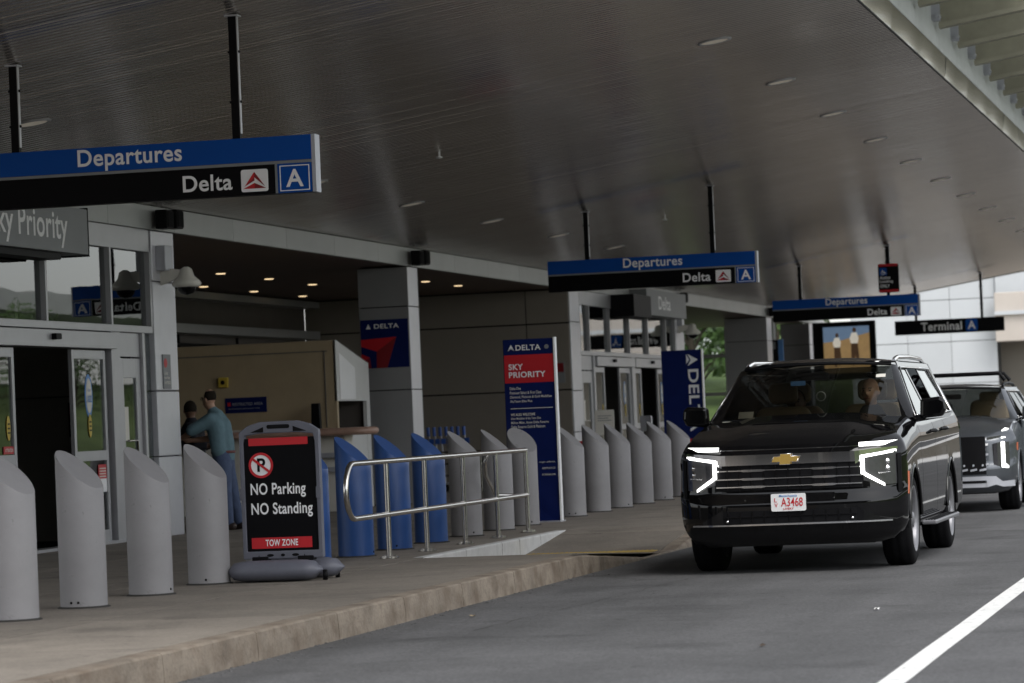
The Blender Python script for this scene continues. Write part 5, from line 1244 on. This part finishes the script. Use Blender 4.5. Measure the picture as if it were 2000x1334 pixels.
        MB().tube([c+(a*math.cos(i*math.pi/12)+b*math.sin(i*math.pi/12))*.185 for i in range(24)], .016, 8, closed=True).build('steering_wheel', 'black', s.t)
        MB().prism(rrect(-.13, -.035, .13, .035, .02), s.P(ut-.06, 0, s.roof-.17), EX, EZ, .03).build('rear_view_mirror', 'black', s.t)
# the black SUV in front
c = Suv('large black SUV with lit white light strips parked at the kerb', -4.345, 29.86, 5.73, 1.025, 1.0, 4.41, .417,
        [(0, 1.125), (.13, 1.14), (.4, 1.20), (.9, 1.275), (1.5, 1.335), (2.0, 1.335), (5.8, 1.40)], 1.345, 1.93, .245, (1.40, .86), (2.17, .70), .735, 'paint_black')
c.door1, c.door2, c.skip_door, c.rail, c.seat = (1.72, 3.03), (3.03, 4.07), None, 'chrome', 'leather'
c.open_win = True
c.shell(); c.cabin((2.98, 3.08, 4.0, 4.1), (5.25, 5.05))
# front: grille, chrome bars, lamps, plate
gr = c.band([(-.66, .745, 1.02), (.66, .745, 1.02)], .004, 'black', 'grille', mirror=False)[0]
for z in (.925, .850, .780):
    for sg in (1, -1):
        c.band([(sg*.05, z-.004, z+.004), (sg*.20, z-.004, z+.004), (sg*.235, z-.012, z+.008), (sg*.40, z-.012, z+.009), (sg*.43, z-.005, z+.005), (sg*.655, z-.005, z+.005)], .020, 'chrome', 'grille_slat', gr, mirror=False)
    c.band([(-.05, z-.004, z+.004), (.05, z-.004, z+.004)], .018, 'chrome', 'grille_slat', gr, mirror=False)
for v in (-.55, -.44, -.33, -.22, -.11, 0, .11, .22, .33, .44, .55): c.band([(v-.006, .75, .97), (v+.006, .75, .97)], .010, 'black_gloss', 'grille_web', gr, mirror=False)
cb = c.band([(-.60, .972, 1.064), (.60, .972, 1.064)], .035, 'chrome', 'chrome_bar', mirror=False)[0]
c.band([(.60, .972, 1.064), (.685, 1.0, 1.072), (.74, 1.045, 1.078), (.955, 1.068, 1.090)], .035, 'chrome', 'chrome_bar')
c.band([(.60, .95, .975), (.66, .985, 1.0)], .02, 'chrome', 'bar_tip')
c.band([(-.62, 1.103, 1.110), (.62, 1.103, 1.110)], .012, 'chrome', 'bonnet_strip', mirror=False)
# bow-tie badge
o = Vector(c.P(-.045, -.01, 1.016))
cross = [(x*.92, z*.85) for x, z in [(-.130, -.026), (-.052, -.026), (-.056, -.052), (.044, -.052), (.048, -.026), (.112, -.026), (.130, .026), (.052, .026), (.056, .052), (-.044, .052), (-.048, .026), (-.112, .026)]]
bg_ = MB().prism(cross, o, EX, EZ, .02).build('badge', 'gold', c.t)
MB().tube([o+Vector((x*1.03, .006, z*1.06)) for x, z in cross], .004, 6, closed=True).build('badge_rim', 'chrome', bg_)
# lamps
c.band([(.635, 1.102, 1.138), (.80, 1.104, 1.142), (.955, 1.108, 1.146)], .05, 'drl', 'light_strip')
hl = c.band([(.665, .80, 1.03), (.84, .755, 1.045), (.945, .76, 1.05)], .004, 'lamp_lens', 'headlight')
c.band([(.945, 1.042, 1.066), (.70, 1.004, 1.030), (.655, .998, 1.026)], .044, 'drl', 'light_strip')
c.band([(.648, .86, 1.02), (.680, .845, 1.02)], .044, 'drl', 'light_strip')
c.band([(.650, .864, .900), (.69, .834, .868), (.845, .744, .768)], .030, 'drl', 'light_strip')
for sg in (1, -1):
    P = [Vector(c.P(c.fu(.8, .9)-.012, sg*v, z)) for v, z in ((.73, .95), (.74, .90), (.80, .86), (.90, .865))]
    MB().tube(P, .005, 6).build('lamp_trim', 'chrome', c.t)
    for i, z in enumerate((.96, .90)):
        MB().lathe([(.0005, .01), (.028, .004), (.034, -.01)], c.P(c.fu(.86, z)-.006, sg*.86, z), (0, -1, 0), 16).build('lamp_projector', 'chrome', c.t)
    c.band([(sg*.955, .66, 1.03), (sg*.985, .66, 1.03)], .003, 'black', 'vent', mirror=False)
    for i in range(7): c.band([(sg*.955, .69+i*.05, .697+i*.05), (sg*.985, .69+i*.05, .697+i*.05)], .008, 'black_gloss', 'vent_bar', mirror=False)
    MB().tube([c.P(.37, sg*1.022, .66), c.P(.40, sg*1.026, .75), c.P(.43, sg*1.026, .86)], .013, 8).build('side_marker', 'amber', c.t)
    MB().lathe([(.0005, .012), (.012, .01), (.014, 0)], c.P(c.fu(.56, .47)-.003, sg*.56, .475), (0, -1, 0), 12).build('tow_eye', 'chrome', c.t)
    MB().lathe([(.0005, .004), (.011, .003), (.012, 0)], c.P(c.fu(.40, .66)-.001, sg*.40, .655), (0, -1, 0), 12).build('parking_sensor', 'black_gloss', c.t)
    MB().box(c.Xc+sg*1.0, c.Xc+sg*1.14, 29.86+1.62, 29.86+3.85, .335, .375).build('running_board', 'rim', c.t, bevel=.012)
    for i in range(4): MB().box(c.Xc+sg*(1.03+i*.026), c.Xc+sg*(1.042+i*.026), 29.86+1.66, 29.86+3.8, .3755, .380).build('board_rib', 'rubber', c.t)
    w_ = MB().tube([c.P(c.ws_b[0]+.02+.06, sg*.05, 1.375), c.P(c.ws_b[0]+.06, sg*.45, 1.375), c.P(c.ws_b[0]+.14, sg*.72, 1.365)], .010, 6).build('wiper', 'black', c.t)
itk = c.band([(-.62, .455, .565), (.62, .455, .565)], .003, 'black', 'lower_intake', mirror=False)[0]
for v in [-.55+i*.11 for i in range(11)]: c.band([(v-.004, .46, .56), (v+.004, .46, .56)], .012, 'black_gloss', 'intake_bar', itk, mirror=False)
c.band([(-.60, .508, .514), (.60, .508, .514)], .012, 'black_gloss', 'intake_bar', itk, mirror=False)
c.band([(.60, .44, .58), (.66, .44, .545), (.80, .44, .47)], .004, 'black_gloss', 'intake_corner')
c.band([(-.90, .432, .446), (.90, .432, .446)], .012, 'chrome', 'bumper_strip', mirror=False)
# registration plate
pl = MB().prism(rrect(-.155, -.0775, .155, .0775, .015), c.P(-.03, 0, .632), EX, EZ, .02).build('plate', 'plate_white', c.t)
o = Vector(c.P(-.0335, 0, .632))
MB().text('A3468', o+Vector((-.065, 0, -.036)), EX, EZ, .195, .078, bold=.01).build('plate_number', 'sign_red', pl)
MB().text('L', o+Vector((-.125, 0, .004)), EX, EZ, .026, .036, bold=.01).text('V', o+Vector((-.125, 0, -.042)), EX, EZ, .030, .036, bold=.01).build('plate_number', 'sign_red', pl, kind='stuff')
MB().text('Massachusetts', o+Vector((0, 0, .049)), EX, EZ, .16, .021, 'C', bold=.02).build('plate_text', 'print_blue', pl)
MB().text('LIVERY', o+Vector((0, 0, -.066)), EX, EZ, .095, .019, 'C', bold=.015).build('plate_text', 'sign_red', pl)
# windscreen stickers and mirror pendant
MB().prism(rect(-.06, -.014, .06, .014), c.P(2.065, .56, 1.768), EX, Vector((0, .78, .62)).normalized(), .002).build('sticker', 'clear', c.t)
MB().prism(rect(-.045, -.024, .045, .024), c.P(2.05, .63, 1.742), EX, Vector((0, .78, .62)).normalized(), .002).build('sticker', 'pale', c.t)
MB().prism(rrect(-.07, -.022, .07, .022, .01), c.P(2.05, -.16, 1.70), EX, EZ, .02).build('phone_mount', 'print_blue', c.t)
MB().prism(rect(-.07, -.05, .07, .05), c.P(1.72, -.62, 1.42), EX, Vector((0, .8, .6)).normalized(), .002).build('permit', 'pale', c.t)
MB().lathe([(.04, -.004), (.048, -.004), (.048, .004), (.04, .004)], c.P(2.3, .02, 1.57), (0, 1, 0), 16).build('pendant', 'sign_silver', c.t)

# people in the black SUV
def sitter(B, lab, sk, jacket, collar, hz, fdv, bald=False, reach=True):
    t = thing('person', lab, 'person', tuple(B)); W = lambda x, y, z: B+Vector((x, y, z)); hc = W(0, -.02, hz)
    ch = [[(W(0, .05, .05), .13), (W(0, .08, .28), .14), (W(0, .05, .48), .10), (W(0, 0, hz-.15), .058), (W(0, -.01, hz-.07), .06)], [(W(-.10, .0, .04), .085), (W(-.12, -.42, .06), .062), (W(-.12, -.50, -.30), .042)], [(W(.10, .0, .04), .085), (W(.12, -.42, .06), .062), (W(.12, -.50, -.30), .042)]]
    hx = -.36 if reach else -.22; hzz = .34 if reach else .14
    for k in (-1, 1): ch += [[(W(k*.19, .06, .44), .058), (W(k*.24, -.08, .20), .046), (W(k*.15, hx, hzz), .034)]]+hand(W(k*.15, hx-.04, hzz), (0, -1, .3), (1, 0, 0))
    skin_surface(ch, .014, head_extra(hc, fdv)).build('body', sk, t)
    jk = [[(W(0, .05, .05), .16), (W(0, .06, .30), .175), (W(0, .03, .46), .165), (W(0, .01, .54), .125)], [(W(-.10, .0, .04), .10), (W(-.12, -.42, .06), .08), (W(-.12, -.50, -.26), .062)], [(W(.10, .0, .04), .10), (W(.12, -.42, .06), .08), (W(.12, -.50, -.26), .062)]]
    for k in (-1, 1): jk.append([(W(k*.17, .06, .45), .082), (W(k*.24, -.08, .20), .066), (W(k*.16, hx+.07, hzz), .05)])
    skin_surface(jk, .018).build('suit', jacket, t)
    MB().add([W(-.06, -.075, .575), W(.06, -.075, .575), W(.02, -.155, .38), W(-.02, -.155, .38)], [(0, 1, 2, 3)]).lathe([(.066, 0), (.074, .03), (.07, .05)], W(0, .0, hz-.20), n=18).build('collar', collar, t)
    face_bits(t, hc, fdv)
    if not bald: hair_cap(t, hc, fdv, 1.0, 'hair')
    return t
sitter(Vector((c.Xc+.47, c.Y0+2.52, .83)), 'bald person in dark suit sitting at the wheel of the black SUV', 'skin', 'dark_cloth', 'white_cloth', .765, (-.25, -1, 0), True)
sitter(Vector((c.Xc-.38, c.Y0+3.45, .80)), 'person with pale collar on the rear seat of the black SUV', 'skin_dark', 'dark_cloth', 'white_cloth', .72, (0, -1, 0), False, False)

# grey SUV behind, its left front door open
d = Suv('slate grey SUV with open front door behind the black SUV', -4.48, 44.75, 4.98, .985, .92, 3.82, .375,
        [(0, 1.0), (.15, 1.03), (.5, 1.10), (1.0, 1.17), (1.4, 1.20), (5, 1.27)], 1.215, 1.71, .25, (1.32, .84), (2.05, .66), .70, 'paint_slate')
d.door1, d.door2, d.skip_door, d.rail, d.seat = (1.60, 2.72), (2.72, 3.62), ('front_door', 'l'), 'black', 'leather'
d.open_win = False
d.shell(); d.cabin((2.68, 2.78, 3.55, 3.65), (4.55, 4.40))
g2 = d.band([(-.60, .50, 1.0), (.60, .50, 1.0)], .004, 'black', 'grille', mirror=False)[0]
for i in range(7):
    for j in range(5):
        z = .56+i*.065; v = .08+j*.12+(.03 if i % 2 else 0); d.band([(v-.045, z-.018, z+.008), (v+.04, z-.006, z+.022)], .022, 'sign_white' if i > 3 else 'sign_silver', 'grille_block', g2)
d.band([(.62, .94, .985), (.76, .95, 1.0), (.80, .955, 1.005)], .006, 'lamp_lens', 'lamp_strip')
for a in ([(.80, 1.01, 1.07), (.84, 1.0, 1.10), (.88, 1.02, 1.09)], [(.80, .945, .985), (.85, .945, .985)], [(.80, .58, .92), (.845, .58, .92)], [(.845, .575, .64), (.885, .575, .60)]): d.band(a, .012, 'drl', 'light_strip')
d.band([(.70, .62, .90), (.80, .58, .92), (.90, .60, .92)], .004, 'lamp_lens', 'headlight')
for z in (.82, .70): d.band([(.715, z-.03, z+.03), (.775, z-.03, z+.03)], .008, 'rim', 'lamp_projector')
d.band([(-.60, .42, .475), (.60, .42, .475)], .012, 'sign_silver', 'skid_trim', mirror=False); d.band([(.60, .33, .475), (.72, .36, .47), (.80, .33, .40), (.95, .33, .41)], .010, 'sign_silver', 'skid_trim')
d.band([(-.62, .33, .385), (.62, .33, .385)], .014, 'sign_silver', 'skid_trim', mirror=False)
d.band([(-.58, .385, .42), (.58, .385, .42)], .004, 'black', 'lower_intake', mirror=False)
for sg in (1, -1): MB().tube([d.P(.40, sg*.985, .80), d.P(.42, sg*.988, .90)], .014, 8).build('side_marker', 'amber', d.t)
for u in (2.75, 3.6): 
    MB().tube([d.P(u, -.68, 1.745), d.P(u, -.60, 1.85), d.P(u, .60, 1.85), d.P(u, .68, 1.745)], [.03, .026, .026, .03], 8).build('roof_crossbar', 'black', d.t)
# open door hinged at the front post
hx, hy = d.Xc+d.W-.02, d.Y0+1.62; ang = math.radians(62); dr = Vector((math.sin(ang), math.cos(ang), 0))
dd = MB().prism([(0, .36), (1.05, .36), (1.08, .80), (1.05, 1.20), (0, 1.20)], (hx, hy, 0), dr, EZ, .09).build('front_door', 'paint_slate', d.t, bevel=.02)
fr_o = [(.05, 1.20), (1.05, 1.20), (1.06, 1.62), (.62, 1.67), (.42, 1.63)]; fr_i = [(.12, 1.22), (.99, 1.22), (1.0, 1.57), (.64, 1.615), (.47, 1.58)]
ring2(fr_o, fr_i, (hx, hy, 0), dr, EZ, .05).build('window_trim', 'chrome', dd)
MB().prism(fr_i, Vector((hx, hy, 0))+Vector((dr.y, -dr.x, 0))*-.02, dr, EZ, .005).build('side_window', 'pane', dd)
